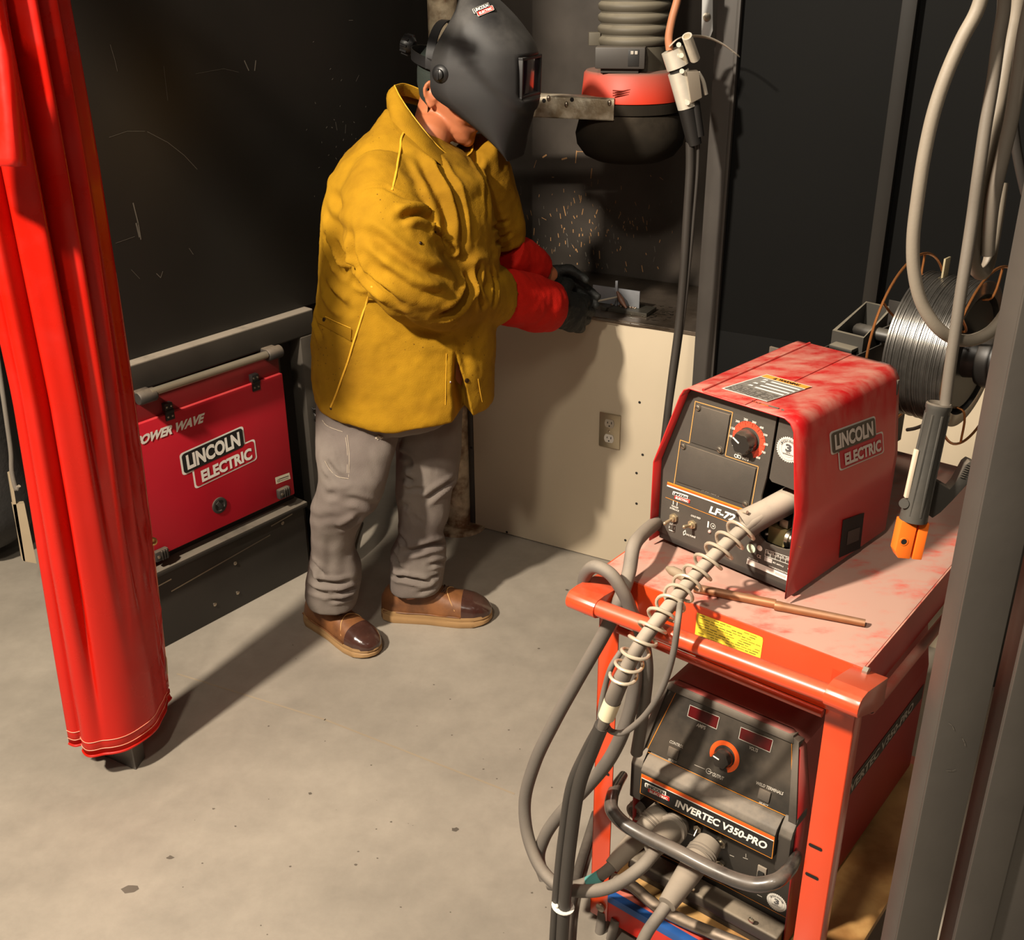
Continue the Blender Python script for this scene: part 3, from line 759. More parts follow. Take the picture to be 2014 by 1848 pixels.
# ================================================================ lower machine (inverter power source)
inv = thing('inverter_welder', 'dusty lower welding machine with two red readouts inside the orange-red cart', 'welder', CW(.156, .4, .125))
uc = .156; B0 = .126
CASER = mat('dusty_maroon_casing', (160, 24, 24), .42, var=.08, dust=.6, dcol=(150, 118, 104), dthr=.45)
def ring(hw_t, hw_m, v, z0=B0+.012, zt=.596, zm=.42, r=.02):
    pts = [(uc-hw_m, z0), (uc-hw_m, zm), (uc-hw_t-r*.3, zt-r), (uc-hw_t+r, zt), (uc+hw_t-r, zt), (uc+hw_t+r*.3, zt-r), (uc+hw_m, zm), (uc+hw_m, z0)]
    return [CW(u, v(z) if callable(v) else v, z) for u, z in pts]
def vfront(z): return .075 if z < .30 else (.062 if z < .43 else .062 + (z-.43)/.166*.045)
m = MB(); m.rings(CASER, [ring(.138, .171, .118), ring(.138, .171, .72), ring(.11, .15, .775, B0+.03, .57)], True, False)
m.build('casing', inv)
m = MB(); # thin red front rim
R0 = ring(.138, .171, lambda z: vfront(z)-.004); R1 = ring(.138, .171, .12); R0i = [p + (CW(uc, 0, .35)-Vector((p.x, p.y, .35))).normalized()*0 for p in R0]
m.rings(CASER, [R0, R1], False, False); rim = m.build('front_rim', inv)
md = rim.modifiers.new('s', 'SOLIDIFY'); md.thickness = .0025
# face: lower panel, bezel and sloped upper panel
m = MB()
m.box(FACE2, uc-.168, uc+.168, .086, .10, B0+.012, .38, CM, bev=.001)
lo = m.build('lower_panel', inv)
def side(pts, u0, u1, mat_, bev=0): 
    q = [CW(u0, v, z) for v, z in pts]; mm.prism(mat_, q, CU*(u1-u0), bev)
mm = MB(); BEZ = mat('dusty_black_bezel', (52, 47, 42), .5, dust=.9, dcol=(150, 138, 122), dthr=.42)
side([(.036, .366), (.036, .421), (.042, .432), (.060, .444), (.105, .444), (.105, .366)], uc-.141, uc+.141, BEZ, .003)
bz = mm.build('nameplate_bezel', inv)
mm = MB()
for s_ in (-1, 1):
    a_, b_ = sorted((uc+s_*.143, uc+s_*.168)); side([(.044, .338), (.044, .421), (.050, .434), (.066, .452), (.105, .452), (.105, .338)], a_, b_, BEZ, .003)
mm.build('corner_block', inv)
# sloped panel
P0 = CW(0, .066, .449); P1 = CW(0, .106, .592)
UF = Frame(P0, CU, P1-P0); H_ = (P1-P0).length
mm = MB(); a = [UF.P(uc-.152, 0, -.02), UF.P(uc+.152, 0, -.02), UF.P(uc+.126, H_, -.02), UF.P(uc-.126, H_, -.02)]
mm.prism(FACE2, a, UF.N*.02); up_ = mm.build('upper_panel', inv)
mm = MB()
for s_ in (-1, 1):
    q = [UF.P(uc+s_*.152, -.005, -.02), UF.P(uc+s_*.167, -.005, -.02), UF.P(uc+s_*.138, H_-.005, -.02), UF.P(uc+s_*.126, H_, -.02)]
    mm.prism(BEZ, q, UF.N*.026, .001)
mm.prism(BEZ, [UF.P(uc-.13, H_-.012, -.02), UF.P(uc+.13, H_-.012, -.02), UF.P(uc+.126, H_+.003, -.02), UF.P(uc-.126, H_+.003, -.02)], UF.N*.027, .001)
mm.build('panel_frame', inv)
pr = Print(UF, .0005)
pr.line(AMBER, [(1331, 1358), (1271, 1477), (1557, 1609), (1557, 1455)], .0012)
DISP = mat('dark_red_display', (84, 14, 16), .25, var=.05); GRYP = mat('grey_print', (176, 168, 156), .5, var=.05)
for q in ([(1357, 1386), (1415, 1410), (1409, 1433.5), (1352, 1407.5)], [(1457.3, 1429.5), (1520.3, 1455), (1514.3, 1479), (1452.7, 1452)]):
    pr.poly(DISP, q, 1); pr.line(GRYP, q, .0012, 2, True)
pr.text(GRYP, 'AMPS', (1369, 1427.5), (1386.5, 1434.5), (1371.5, 1421))
pr.text(GRYP, 'VOLTS', (1472.5, 1472), (1489.5, 1479), (1474.5, 1466))
pr.text(GRYP, 'CONTROL', (1316, 1459.5), (1343, 1471.5), (1318.5, 1454.5))
pr.text(GRYP, 'SELECT', (1313.5, 1494), (1330, 1501), (1315, 1490.5))
pr.text(GRYP, 'OUTPUT', (1400.5, 1525), (1422, 1534.5), (1403, 1518.5), .02)
pr.text(GRYP, 'WELD TERMINALS', (1486, 1541), (1539.5, 1563.5), (1488, 1535.5))
pr.text(GRYP, 'SELECT', (1492, 1578.5), (1510, 1586), (1493.5, 1575.5))
pr.line(GRYP, [(1366, 1503.5), (1386, 1512)], .001)
pr.arc(GRYP, (1394, 1516), .0045, .0056, 30, 360, 1, 20); pr.line(GRYP, [(1393, 1516), (1401, 1519)], .0014, 2)
kc = (1425, 1487)
pr.arc(ORANGE, kc, .021, .030, -65, 205, 1, 48)
pr.done('panel_print', up_)
def knob(fr, c, r, h, parent, ang):
    u_, v_ = fr.uv(*c); m = MB(); R = []
    for d, k in ((0, 1.0), (.15, 1.0), (.3, .97), (.9, .88), (1, .80)):
        R.append([fr.P(u_ + r*k*(1+.07*(cos(6*a) if d > .2 else 0))*cos(a), v_ + r*k*(1+.07*(cos(6*a) if d > .2 else 0))*sin(a), .001+h*d) for a in [2*pi*j/60 for j in range(60)]])
    KN = mat('glossy_black_knob', (30, 26, 24), .25, dust=.15, coat=.3); m.rings(KN, R, True, True)
    ko = m.build('dial_knob', parent)
    m = MB(); ca = radians(ang); e = Vector((cos(ca), sin(ca))); n_ = Vector((-sin(ca), cos(ca))); q = []
    for s0, s1 in ((.12, -.06), (.8, -.06), (.8, .06), (.12, .06)): w2 = Vector((u_, v_)) + e*s0*r + n_*s1*r; q.append(fr.P(w2.x, w2.y, .0015+h))
    m.prism(WHITE, q, fr.N*.0006); m.build('pointer', ko)
knob(UF, (1425, 1489), .0185, .017, up_, 170)
m = MB()
for c in ((1325, 1480), (1504, 1563)):
    u_, v_ = UF.uv(*c); m.box(FACE, -.0115, .0115, -.0105, .0105, 0, .004, UF.mat() @ Matrix.Translation((u_, v_, 0)), bev=.002)
m.build('push_button', up_)
# nameplate
NF = Frame(CW(0, .0355, 0), CU, (0, 0, 1)); pr = Print(NF, .0005)
pr.poly(INK, [(1262, 1521), (1523, 1646), (1518, 1688), (1259, 1559)], 1)
pr.line(AMBER, [(1262, 1521), (1523, 1646), (1518, 1688), (1259, 1559)], .0011, 2, True)
pr.poly(ORANGE, [(1262.5, 1522), (1523, 1647), (1522.5, 1653), (1262, 1528)], 2); pr.poly(WHITE, [(1262, 1528), (1522.5, 1653), (1522.5, 1654.8), (1262, 1529.8)], 2)
pr.logo((1268.5, 1546), (1310, 1564.5), (1269, 1538), WHITE, REDP, WHITE, False, 2, INK, WHITE)
pr.text(WHITE, 'INVERTEC V350-PRO', (1327.5, 1584), (1506, 1670), (1331.5, 1572.5), bold=.035)
pr.done('lettering', bz)
# lower panel prints and fittings
LP = Frame(CW(0, .086, 0), CU, (0, 0, 1)); pr = Print(LP, .0005)
pr.line(AMBER, [(1240, 1575), (1236, 1640)], .0011); pr.line(AMBER, [(1558, 1690), (1553, 1808), (1420, 1738), (1300, 1680)], .0011)
pr.seal((1527.5, 1774), .021)
for a_, b_ in (((1352, 1638), (1364, 1642)), ((1386, 1650), (1394, 1654)), ((1436, 1681), (1443, 1684)), ((1462, 1686), (1470, 1689)), ((1490, 1759), (1498, 1763))): pr.line(GRYP, [a_, b_], .0016)
pr.line(GRYP, [(1467, 1679), (1467, 1685)], .0012)
pr.done('panel_print', lo)
CONN = mat('dusty_grey_connector', (128, 118, 106), .6, dust=.8, dcol=(160, 146, 128), dthr=.42)
m = MB(); p = LP.px(1256, 1588); m.lathe(CONN, p, LP.N, [(0, .019), (.016, .019), (.018, .017), (.018, .0135), (.010, .013), (.010, 0)], 26)
for k in range(6): m.lathe(HOLE, p + LP.U*.007*cos(k*pi/3) + LP.V*.007*sin(k*pi/3) + LP.N*.010, LP.N, [(0, .0014), (.0006, .0014)], 8)
m.build('remote_socket', lo)
m = MB(); p = LP.px(1374, 1627); m.lathe(STEEL, p, LP.N, [(0, .009), (.006, .009)], 6); m.tube(BRIGHT, [p+LP.N*.004, p+LP.N*.016-LP.V*.010], [.003, .0036], 10, 3); m.build('toggle_switch', lo)
for c, r in (((1420, 1655), .0115), ((1418, 1697), .0105)):
    m = MB(); p = LP.px(*c); m.lathe(STEEL, p, LP.N, [(0, r), (.007, r)], 6); m.lathe(BRIGHT, p+LP.N*.007, LP.N, [(0, r*.62), (.006, r*.5), (.008, r*.2)], 14); m.build('hex_cap', lo)
m = MB(); p = LP.px(1395, 1675); m.lathe(CONN, p, LP.N, [(0, .006), (.006, .005)], 14); m.build('indicator', lo)
m = MB(); p = LP.uv(1499, 1717); mx = LP.mat() @ Matrix.Translation((p[0], p[1], 0)); m.box(CONN, -.009, .009, -.018, .018, 0, .004, mx, bev=.001); m.box(INK, -.006, .006, -.010, .008, .004, .009, mx, bev=.001)
m.build('power_breaker', lo)
pr = Print(Frame(CW(0, .08, 0), CU, (0, 0, 1)), .0004); pr.text(WHITE, 'OFF', (1493, 1725), (1503, 1730), (1494, 1719)); pr.done('switch_print', lo)
# black front handle
m = MB(); HD = mat('glossy_black_tube', (40, 37, 37), .16, dust=.6, dcol=(140, 128, 114), dthr=.55, coat=.6)
hp = [cp(1226, 1524, .06), cp(1214, 1543, .02), cp(1204, 1566, -.02), cp(1203, 1590, -.045), cp(1222, 1615, -.055), cp(1262, 1640, -.057), cp(1330, 1673, -.058), cp(1400, 1709, -.058), cp(1452, 1731, -.057), cp(1492, 1739, -.052), cp(1528, 1731, -.035), cp(1550, 1712, -.005), cp(1564, 1690, .035), cp(1568, 1682, .06)]
m.tube(HD, hp, [.009, .012, .0135, .0135, .0135, .0135, .0135, .012, .009], 22, 8); m.build('front_handle', inv)
# base skid
m = MB(); SK = mat('dusty_black_skid', (50, 45, 40), .42, dust=.9, dcol=(150, 136, 116), dthr=.42)
m.box(SK, uc-.165, uc+.166, .045, .10, .150, .178, CM, bev=.005, seg=3); m.box(SK, uc-.165, uc+.166, .055, .10, .126, .150, CM, bev=.002)
sk = m.build('front_skid', inv)
m = MB()
for c in ((1362, 1745), (1478, 1808)): screw(m, BRIGHT, cp(*c, .045), -CV, .006, .004)
m.build('skid_screw', sk)
# side stripe with lettering
sf = Frame(CW(uc+.1715, 0, 0), CV, (0, 0, 1)); pr = Print(sf, .0006)
pr.poly_uv(BEZ, [(.19, .335), (.71, .335), (.71, .375), (.19, .375)], 1)
A = sf.P(.27, .343, .0014); 
vs, fs = text_mesh('INVERTEC V350-PRO', .03); tb = bmesh.new(); V_ = [tb.verts.new(A + sf.U*.38*x + sf.V*.022*y) for x, y in vs]
for f in fs:
    try: tb.faces.new([V_[i] for i in f])
    except ValueError: pass
pr.mb.add(tb, GRYP); pr.done('side_lettering', inv)

# ================================================================ red wire feeder on top
az = 135.2; FU = Vector((sin(radians(az)), cos(radians(az)), 0)); FV = Vector((-cos(radians(az)), sin(radians(az)), 0))
FO = onz(1302, 1046, .885)
FM = Matrix((FU, FV, Vector((0, 0, 1)))).transposed().to_4x4(); FM.translation = Vector((FO.x, FO.y, 0))
def FW(u, v, z): return Vector((FO.x, FO.y, 0)) + FU*u + FV*v + Vector((0, 0, z))
fd = thing('wire_feeder', 'red and charcoal wire feeder with a round orange dial on top of the cart', 'wire feeder', FW(.13, .15, .86))
FR = mat('dusty_red_feeder_sheet', (184, 22, 24), .38, dust=.7, dcol=(190, 146, 126), dthr=.53, dstretch=(3, 6, 2), var=.08, coat=.2)
FS = mat('dull_red_feeder_side', (196, 22, 28), .40, var=.06, coat=.2)
FF = Frame(FW(0, 0, 0), FU, (0, 0, 1))
def fuv(x, y): u_, z_ = FF.uv(x, y); return u_, z_
fd_w = .262; D_ = .315
def prof(v, ex=0):
    r = .014
    pts = [(-.012-ex, .872), (-.012-ex, 1.03), (.036-ex, 1.168), (.043, 1.181), (.054, 1.187+ex), (fd_w-.048+.024, 1.187+ex), (fd_w-.012, 1.181), (fd_w-.004+ex, 1.168), (fd_w+.014+ex, 1.03), (fd_w+.014+ex, .872)]
    return [FW(u, v, z) for u, z in pts]
m = MB(); 
fr_v = -.022
m.rings(FR, [prof(fr_v), prof(.02), prof(D_-.012), prof(D_)], False, False)
sh = m.build('wrap_cover', fd, ang=50); md = sh.modifiers.new('s', 'SOLIDIFY'); md.thickness = .0022; md.offset = -1
m = MB(); m.box(FACE, .0, fd_w, D_-.01, D_-.004, .875, 1.165, FM, bev=.001); m.box(BLACK, -.006, fd_w+.006, 0, D_-.01, .872, .884, FM, bev=.001); m.build('chassis', fd)
for u_, v_ in ((.02, .03), (fd_w-.02, .03), (.02, D_-.04), (fd_w-.02, D_-.04)):
    m = MB(); m.lathe(BLACK, FW(u_, v_, .86), (0, 0, 1), [(0, .013), (.013, .013)], 16); m.build('foot', fd)
# rolled seam on the cover top
m = MB(); m.tube(FR, [FW(.080, fr_v+.004, 1.189), FW(.080, D_-.004, 1.189)], .0026, 8, 12, up=(0, 0, 1)); m.box(FR, .082, .165, fr_v, D_-.002, 1.1872, 1.1885, FM, bev=.0004); m.build('hinge_seam', sh)
# face plate with the real opening
def L_(x, y): return FF.px(x, y)
w0 = .012
tl = (.051, 1.182); tr = (fd_w-.02, 1.182)
ob = [(1530.5, 803), (1514, 905), (1507, 940), (1497, 975), (1496, 1020), (1493, 1053), (1505, 1067), (1530, 1077), (1544, 1081), (1557.5, 1081), (1562, 1050), (1575, 969), (1543.9, 956.6), (1518, 947), (1513, 940), (1519, 905), (1536, 805)]
obw = [L_(*p) for p in ob]
left = [FW(-.010, 0, .884), FW(-.010, 0, 1.03), FW(.038, 0, 1.166), FW(tl[0], 0, tl[1])]
right = [FW(tr[0], 0, tr[1]), FW(fd_w-.006, 0, 1.168), FW(fd_w+.012, 0, 1.03), FW(fd_w+.012, 0, .884)]
0 and print('OBW', [tuple(round(c,3) for c in ((p-FO).dot(FU), p.z)) for p in obw])
polyp = left + obw + right
m = MB(); m.prism(FACE, polyp, FV*.004); fp = m.build('front_panel', fd)
m = MB(); c0 = L_(1495, 1060); c1 = L_(1575, 1000)
ua, ub = (c0-FO).dot(FU)-.02, fd_w-.004
m.box(HOLE, ua, ub, .10, .104, .90, 1.075, FM, bev=0); m.box(HOLE, ua-.003, ua, .004, .104, .90, 1.075, FM, bev=0); m.box(HOLE, ub, ub+.003, .004, .104, .90, 1.075, FM, bev=0); m.box(HOLE, ua, ub, .004, .104, .897, .90, FM, bev=0)
m.build('drive_bay', fd)
BRS = mat('yellowed_block', (176, 160, 110), .45, .2, var=.1)
m = MB(); p = onpl(1533, 1050, FW(0, .03, 0), FV); Mx = Matrix.Translation(p) @ Matrix.Translation(-Vector((0, 0, 0))) @ FM.to_3x3().to_4x4()
m.box(BRS, -.020, .014, -.005, .03, -.020, .012, Mx, bev=.003); m.box(STEEL, -.003, .014, .0, .02, .014, .03, Mx, bev=.002)
m.lathe(BRIGHT, p + FU*.018, FU, [(0, .016), (.006, .016), (.006, .012), (.012, .012)], 22); screw(m, STEEL, p + FU*-.020 + Vector((0, 0, -.008)), (FU*-1-FV).normalized(), .005, .008)
m.build('drive_block', fd)
# prints on the front panel
FP_ = Frame(FW(0, -.0002, 0), FU, (0, 0, 1)); pr = Print(FP_, .0005); AM2 = mat('tan_print', (196, 146, 84), .5, var=.05)
pr.line(AM2, [(1367.5, 789), (1441, 810.5), (1426.5, 896), (1491.5, 917.5), (1477, 1001)], .0016)
pr.line(AM2, [(1367.5, 789), (1355.5, 871), (1338, 865), (1326, 950)], .0016)
pr.poly(AMBER, [(1312.9, 946.8), (1463, 1000.5), (1462.7, 1002.7), (1312.6, 949)], 1)
pr.poly(ORANGE, [(1312.6, 949), (1462.7, 1002.7), (1462, 1006.5), (1312, 953)], 1); pr.poly(WHITE, [(1312, 953), (1462, 1006.5), (1461.6, 1009), (1311.6, 955.6)], 1)
pr.line(AMBER, [(1309.4, 977.7), (1438, 1028.5)], .0009)
pr.poly(ORANGE, [(1563.2, 1038), (1574, 1041.5), (1573.6, 1046), (1562.6, 1042)], 1); pr.poly(WHITE, [(1562.6, 1042), (1573.6, 1046), (1573.3, 1049), (1562.3, 1045)], 1); pr.line(AMBER, [(1559, 1070), (1575, 1076)], .0009)
pr.logo((1323, 972), (1352.6, 981.5), (1324.2, 965.3), WHITE, REDP, WHITE, False, 1, INK, WHITE)
pr.text(WHITE, 'LF-72', (1394, 1007), (1444, 1025), (1398.5, 995.3), bold=.04)
for txt, a_, b_, c_ in (('OPTIONAL REMOTE', (1368, 859.5), (1408, 870.5), (1368.8, 856.3)), ('VOLTAGE CONTROL KIT', (1363.5, 863.3), (1411, 877), (1364.3, 860)), ('(ORDER K2329-1)', (1369.5, 869.8), (1404.5, 880), (1370.3, 866.6)),
                        ('OPTIONAL TIMER KIT', (1377, 958.5), (1419, 972.5), (1377.7, 955.5)), ('(ORDER K2330-1)', (1380, 964), (1414, 976), (1380.7, 961)),
                        ('TRIGGER', (1320, 995.5), (1334, 1000.5), (1320.7, 992.4)), ('INTERLOCK', (1317.5, 999.5), (1335.5, 1006.5), (1318.2, 996.4)), ('2-STEP', (1317, 1030.5), (1328, 1034.3), (1317.5, 1027.8)),
                        ('COLD FEED', (1358.5, 1014.5), (1377.5, 1021.3), (1359.2, 1011.4)), ('GAS PURGE', (1349, 1051.5), (1367.5, 1058.3), (1349.7, 1048.4)), ('WFS', (1459, 903), (1472, 906.5), (1459.9, 897.5)),
                        ('50', (1440, 876), (1445, 877.6), (1440.6, 872)), ('100', (1434.5, 858.7), (1440, 860.3), (1435, 854.5)), ('150', (1437, 843), (1445, 845.5), (1437.8, 838.5)), ('200', (1446.5, 829), (1454.5, 831.5), (1447.2, 825)),
                        ('250', (1462.5, 825.5), (1470.5, 828), (1463.2, 821.3)), ('300', (1479, 831), (1487, 833.5), (1479.7, 827)), ('400', (1493.5, 841.5), (1501.5, 844), (1494.2, 837.3)), ('500', (1501, 855.8), (1509, 858.3), (1501.7, 851.8)),
                        ('600', (1502, 874.5), (1510, 877), (1502.7, 870)), ('700', (1497.5, 890), (1505.3, 892.5), (1498.2, 886)), ('800', (1486.8, 900.5), (1494.8, 903), (1487.5, 896.5)),
                        ('M', (1401, 1035.8), (1404, 1036.8), (1401.4, 1032.4)), ('IEC 60974-5', (1520, 1106.5), (1540.5, 1115.5), (1520.5, 1104)), ('IP 21', (1549, 1119.2), (1557.5, 1122.5), (1549.4, 1116.4)), ('CE', (1488.5, 1095), (1496.5, 1098.5), (1489.3, 1089)),
                        ('CODE / SERIAL NO.', (1471.5, 1097), (1491, 1105), (1471.8, 1095)), ('WWW.LINCOLNELECTRIC.COM', (1511.5, 1113.5), (1557.5, 1132.5), (1512, 1111))):
    pr.text(GRYP if 'OPTIONAL' in txt or 'ORDER' in txt or 'VOLT' in txt else WHITE, txt, a_, b_, c_, 2, .015)
pr.arc(WHITE, (1402.6, 1034.2), .0045, .0052, layer=1, n=20); pr.poly(WHITE, [(1392, 1024.5), (1394.8, 1025.5), (1393.5, 1037.5), (1390.8, 1036.5)], 1)
for x in (1447.7, 1454.5): pr.arc(WHITE, (x, 896+(x-1447.7)*.3), .0022, .0034, n=14)
pr.line(WHITE, [(1451.6, 892.5), (1450.6, 899.5)], .001)
pr.line(WHITE, [(1316, 1041.5), (1325.5, 1045)], .0014); pr.line(WHITE, [(1316.5, 1034), (1316, 1038)], .001); pr.line(WHITE, [(1326.5, 1037), (1326, 1041)], .001)
pr.line(WHITE, [(1344, 1046), (1348, 1042.5), (1348.5, 1049), (1344.5, 1052), (1344, 1046)], .0012)
for x in (1324.5, 1332): pr.line(WHITE, [(x, 984.5+(x-1324)*.35), (x-.6, 991+(x-1324)*.35)], .0015)
pr.arc(mat('pale_green_mark', (206, 224, 196), .5), (1477.3, 1078), 0, .0085, n=24); pr.arc(GRYP, (1477.3, 1078), .0030, .0036, layer=2, n=18); pr.arc(WHITE, (1494.5, 1077.5), 0, .0052, n=20)
pr.line(WHITE, [(1506.2, 1080), (1566, 1100.5), (1564, 1114), (1504.3, 1092.5)], .0008, 1, True); pr.line(WHITE, [(1505.2, 1086), (1565, 1107)], .0006)
for k in range(1, 6): pr.line(WHITE, [(1506.2+k*10, 1080+k*3.45), (1504.5+k*10, 1092.5+k*3.45)], .0006)
for k in range(6): pr.text(WHITE, ['42V', 'I2', '24-42V', 'X', '60%', '100%'][k], (1507.8+k*9.8, 1085.5+k*3.4), (1513+k*9.8, 1087.3+k*3.4), (1508.1+k*9.8, 1082.5+k*3.4), 1, .015)
pr.poly(mat('grey_badge', (178, 172, 165), .5), [(1504, 1094), (1519, 1099.5), (1518, 1107.5), (1503, 1102)], 1)
pr.poly(WHITE, [(1470, 1097.5), (1561, 1136), (1558.5, 1146.5), (1468, 1108)], 1); pr.poly(mat('grey_serial', (190, 186, 180), .5), [(1525, 1124), (1545, 1132.5), (1544, 1137), (1524, 1128.5)], 2)
pr.poly(ORANGE, [(1452, 779.5), (1511.3, 797.4), (1509.5, 804.5), (1451, 787.3)], 1); pr.poly(INK, [(1460, 780.8), (1464, 788.5), (1454.5, 785.7)], 2)
pr.text(INK, 'WARNING', (1467, 788.8), (1497, 797.8), (1467.7, 783.5), 2, .02)
pr.seal((1551, 884), .0225)
dc = (1473, 864); pr.arc(REDP if 0 else mat('dial_red', (228, 74, 48), .5), dc, .021, .0315, -68, 205, 1, 50)
for k in range(28):
    a_ = radians(-64+k*9.6); u_, v_ = FP_.uv(*dc); r0 = .0285 if k % 3 else .024
    pr.poly_uv(INK, [(u_+r*cos(a_+s_), v_+r*sin(a_+s_)) for r, s_ in ((r0, -.008), (.0313, -.008), (.0313, .008), (r0, .008))], 2)
pr.done('panel_print', fp)
# raised cover plates
m = MB()
for q in ([(1369.5, 795), (1437, 815), (1424.5, 890), (1358.5, 868)], [(1341, 870.5), (1488, 920.5), (1474, 994), (1330, 945)]):
    pts = [FP_.px(x, y, .0002) for x, y in q]; m.prism(FACE, pts, FP_.N*.0022, .0006)
cvp = m.build('cover_plate', fp)
for c in ((1373.5, 801.5), (1416, 884), (1344.5, 877), (1466.5, 991)):
    p = FP_.px(*c, .0022); m = MB(); m.lathe(FACE, p, FP_.N, [(0, .0068), (.0006, .0068), (.0006, .0052)], 18); m.lathe(STEEL, p, FP_.N, [(0, .005), (.003, .0048), (.0036, .0035)], 16)
    Ms = Matrix.Translation(p) @ FP_.mat().to_3x3().to_4x4() @ Matrix.Rotation(random.uniform(0, 3), 4, 'Z'); m.box(HOLE, -.004, .004, -.0006, .0006, .0034, .0039, Ms, bev=0)
    m.build('slotted_screw', fp)
knob(FP_, (1470, 866), .0205, .020, fp, 150)
for c, tip in (((1326.5, 1017), (1307.5, 1029)), ((1363, 1030), (1345.5, 1035.5))):
    p = FP_.px(*c); m = MB(); NUT = mat('cream_nickel', (190, 172, 140), .35, .7); m.lathe(NUT, p, FP_.N, [(0, .0085), (.005, .0085)], 6); m.lathe(NUT, p+FP_.N*.005, FP_.N, [(0, .006), (.004, .005)], 14)
    e = FP_.px(*tip, .022); m.tube(NUT, [p+FP_.N*.006, e], [.0022, .0034], 10, 3); m.ball(NUT, e, .0034, 10); m.build('toggle_switch', fp)
m = MB(); m.ball(mat('clear_lens', (190, 160, 150), .2), FP_.px(1396, 1045), .0035, 12); m.build('indicator', fp)
# cover label and side logo
TF = Frame(FW(0, 0, 1.1886), FU, FV); pr = Print(TF, .0005)
GRL = mat('worn_label_grey', (120, 114, 106), .6, var=.3, vscale=60)
lab = [(1419, 763.5), (1508, 735.5), (1597, 760), (1508, 789.5)]
pr.poly(WHITE, lab, 1)
def bi(a, b): # a along width (0..1 from near-left to near-right), b depth
    A_ = Vector(lab[0]).lerp(Vector(lab[3]), a); B_ = Vector(lab[1]).lerp(Vector(lab[2]), a); return tuple(A_.lerp(B_, b))
pr.poly(ORANGE if 0 else mat('label_orange', (226, 150, 60), .5), [bi(.01, .86), bi(.99, .86), bi(.99, .99), bi(.01, .99)], 2)
pr.poly(GRL, [bi(.02, .03), bi(.98, .03), bi(.98, .84), bi(.02, .84)], 2)
for b_ in (.38, .50, .62, .74): pr.poly(WHITE, [bi(.34, b_), bi(.97, b_), bi(.97, b_+.045), bi(.34, b_+.045)], 3)
for a_, b_ in ((.22, .42), (.20, .55), (.24, .68), (.2, .77)): pr.poly(WHITE, [bi(a_-.05, b_-.02), bi(a_+.05, b_-.01), bi(a_+.04, b_+.03), bi(a_-.03, b_+.03)], 3)
pr.text(INK, 'WARNING', bi(.34, .89), bi(.80, .89), bi(.34, .965), 3); pr.poly(INK, [bi(.24, .88), bi(.31, .88), bi(.275, .97)], 3)
random.seed(4)
for k in range(9):
    for j in range(12):
        if random.random() < .75: a_ = .04+j*.077; pr.line(INK, [bi(a_, .05+k*.033), bi(a_+random.uniform(.02, .06), .05+k*.033)], .0009, 3)
pr.done('warning_label', sh)
S0 = FW(fd_w+.0142, 0, 1.03); S1 = FW(fd_w-.0038, 0, 1.168)
SF_ = Frame(S0, FV, S1-S0); pr = Print(SF_, .0006)
DG = mat('faded_logo_black', (72, 62, 50), .5, var=.1); DW = mat('faded_logo_white', (206, 192, 180), .5, var=.08); DR = mat('faded_logo_red', (176, 34, 44), .5)
pr.logo((1636.5, 892), (1721.5, 858.5), (1633.5, 852), DG, DR, DW)
pr.done('lettering', sh)
SL = Frame(FW(fd_w+.0142, 0, 0), FV, (0, 0, 1)); pr = Print(SL, .0008)
pr.poly(HOLE, [(1658, 1023), (1700, 1008), (1692, 1078), (1650, 1097)], 1); pr.poly(BLACK, [(1668, 1045), (1692, 1036), (1689, 1062), (1665, 1072)], 2); pr.done('side_vent', sh)
# ================================================================ cables at the front left of the cart
def cps(L_): return [cp(x, y, v) for x, y, v in L_]
CORD = mat('dusty_grey_cable', (98, 91, 84), .62, var=.1, dust=.7, dcol=(150, 138, 122), dthr=.45, bump=.08, bscale=260)
CORDB = mat('black_cable', (52, 48, 44), .5, dust=.55, dcol=(120, 110, 98), bump=.06, bscale=300)
m = MB(); m.tube(CORD, cps([(1318, 1000, .24), (1292, 1026, .14), (1264, 1050, .06), (1246, 1075, .01), (1237, 1125, -.02), (1222, 1172, -.055), (1196, 1230, -.065), (1135, 1338, -.075), (1090, 1420, -.08), (1052, 1500, -.085), (1032, 1580, -.09), (1040, 1650, -.10), (1066, 1710, -.11), (1100, 1742, -.115), (1150, 1752, -.11), (1205, 1742, -.10), (1262, 1704, -.07), (1290, 1672, -.03)]), .0125, 16, 8)
c1 = thing('power_cable', 'thick grey cable sweeping from the feeder to the middle plug of the lower machine', 'cable', cp(1100, 1742, -.115))
adopt(m.build('cable_jacket'), c1)
def plug(px0, px1, r0, r1, parent, v0=.09, ring=True):
    a = cp(*px0); b = cp(*px1); d = (b-a); L_ = d.length; d.normalize(); m = MB()
    m.lathe(CONN, a, d, [(-.02, r0*1.0), (0, r0*1.12), (.012, r0*1.12), (.014, r0), (L_*.45, r0*.95), (L_*.8, r1*1.15), (L_, r1), (L_+.001, r1*.72)], 26)
    if ring:
        for k in range(3): m.lathe(CONN, a+d*(.004+k*.006), d, [(0, r0*1.12), (.0015, r0*1.2), (.003, r0*1.12)], 26)
    return m.build('plug', parent)
plug((1325, 1625, .07), (1284, 1668, -.02), .026, .0185, c1)
c2 = thing('work_cable', 'grey cable with a turquoise paint mark leaving the left plug of the lower machine', 'cable', cp(1130, 1742, -.08))
plug((1290, 1608, .06), (1203, 1703, -.05), .022, .015, c2)
m = MB(); m.tube(CORD, cps([(1210, 1697, -.045), (1188, 1716, -.06), (1160, 1733, -.075), (1120, 1744, -.085), (1080, 1738, -.09)]), .0115, 14, 8); adopt(m.build('cable_jacket'), c2)
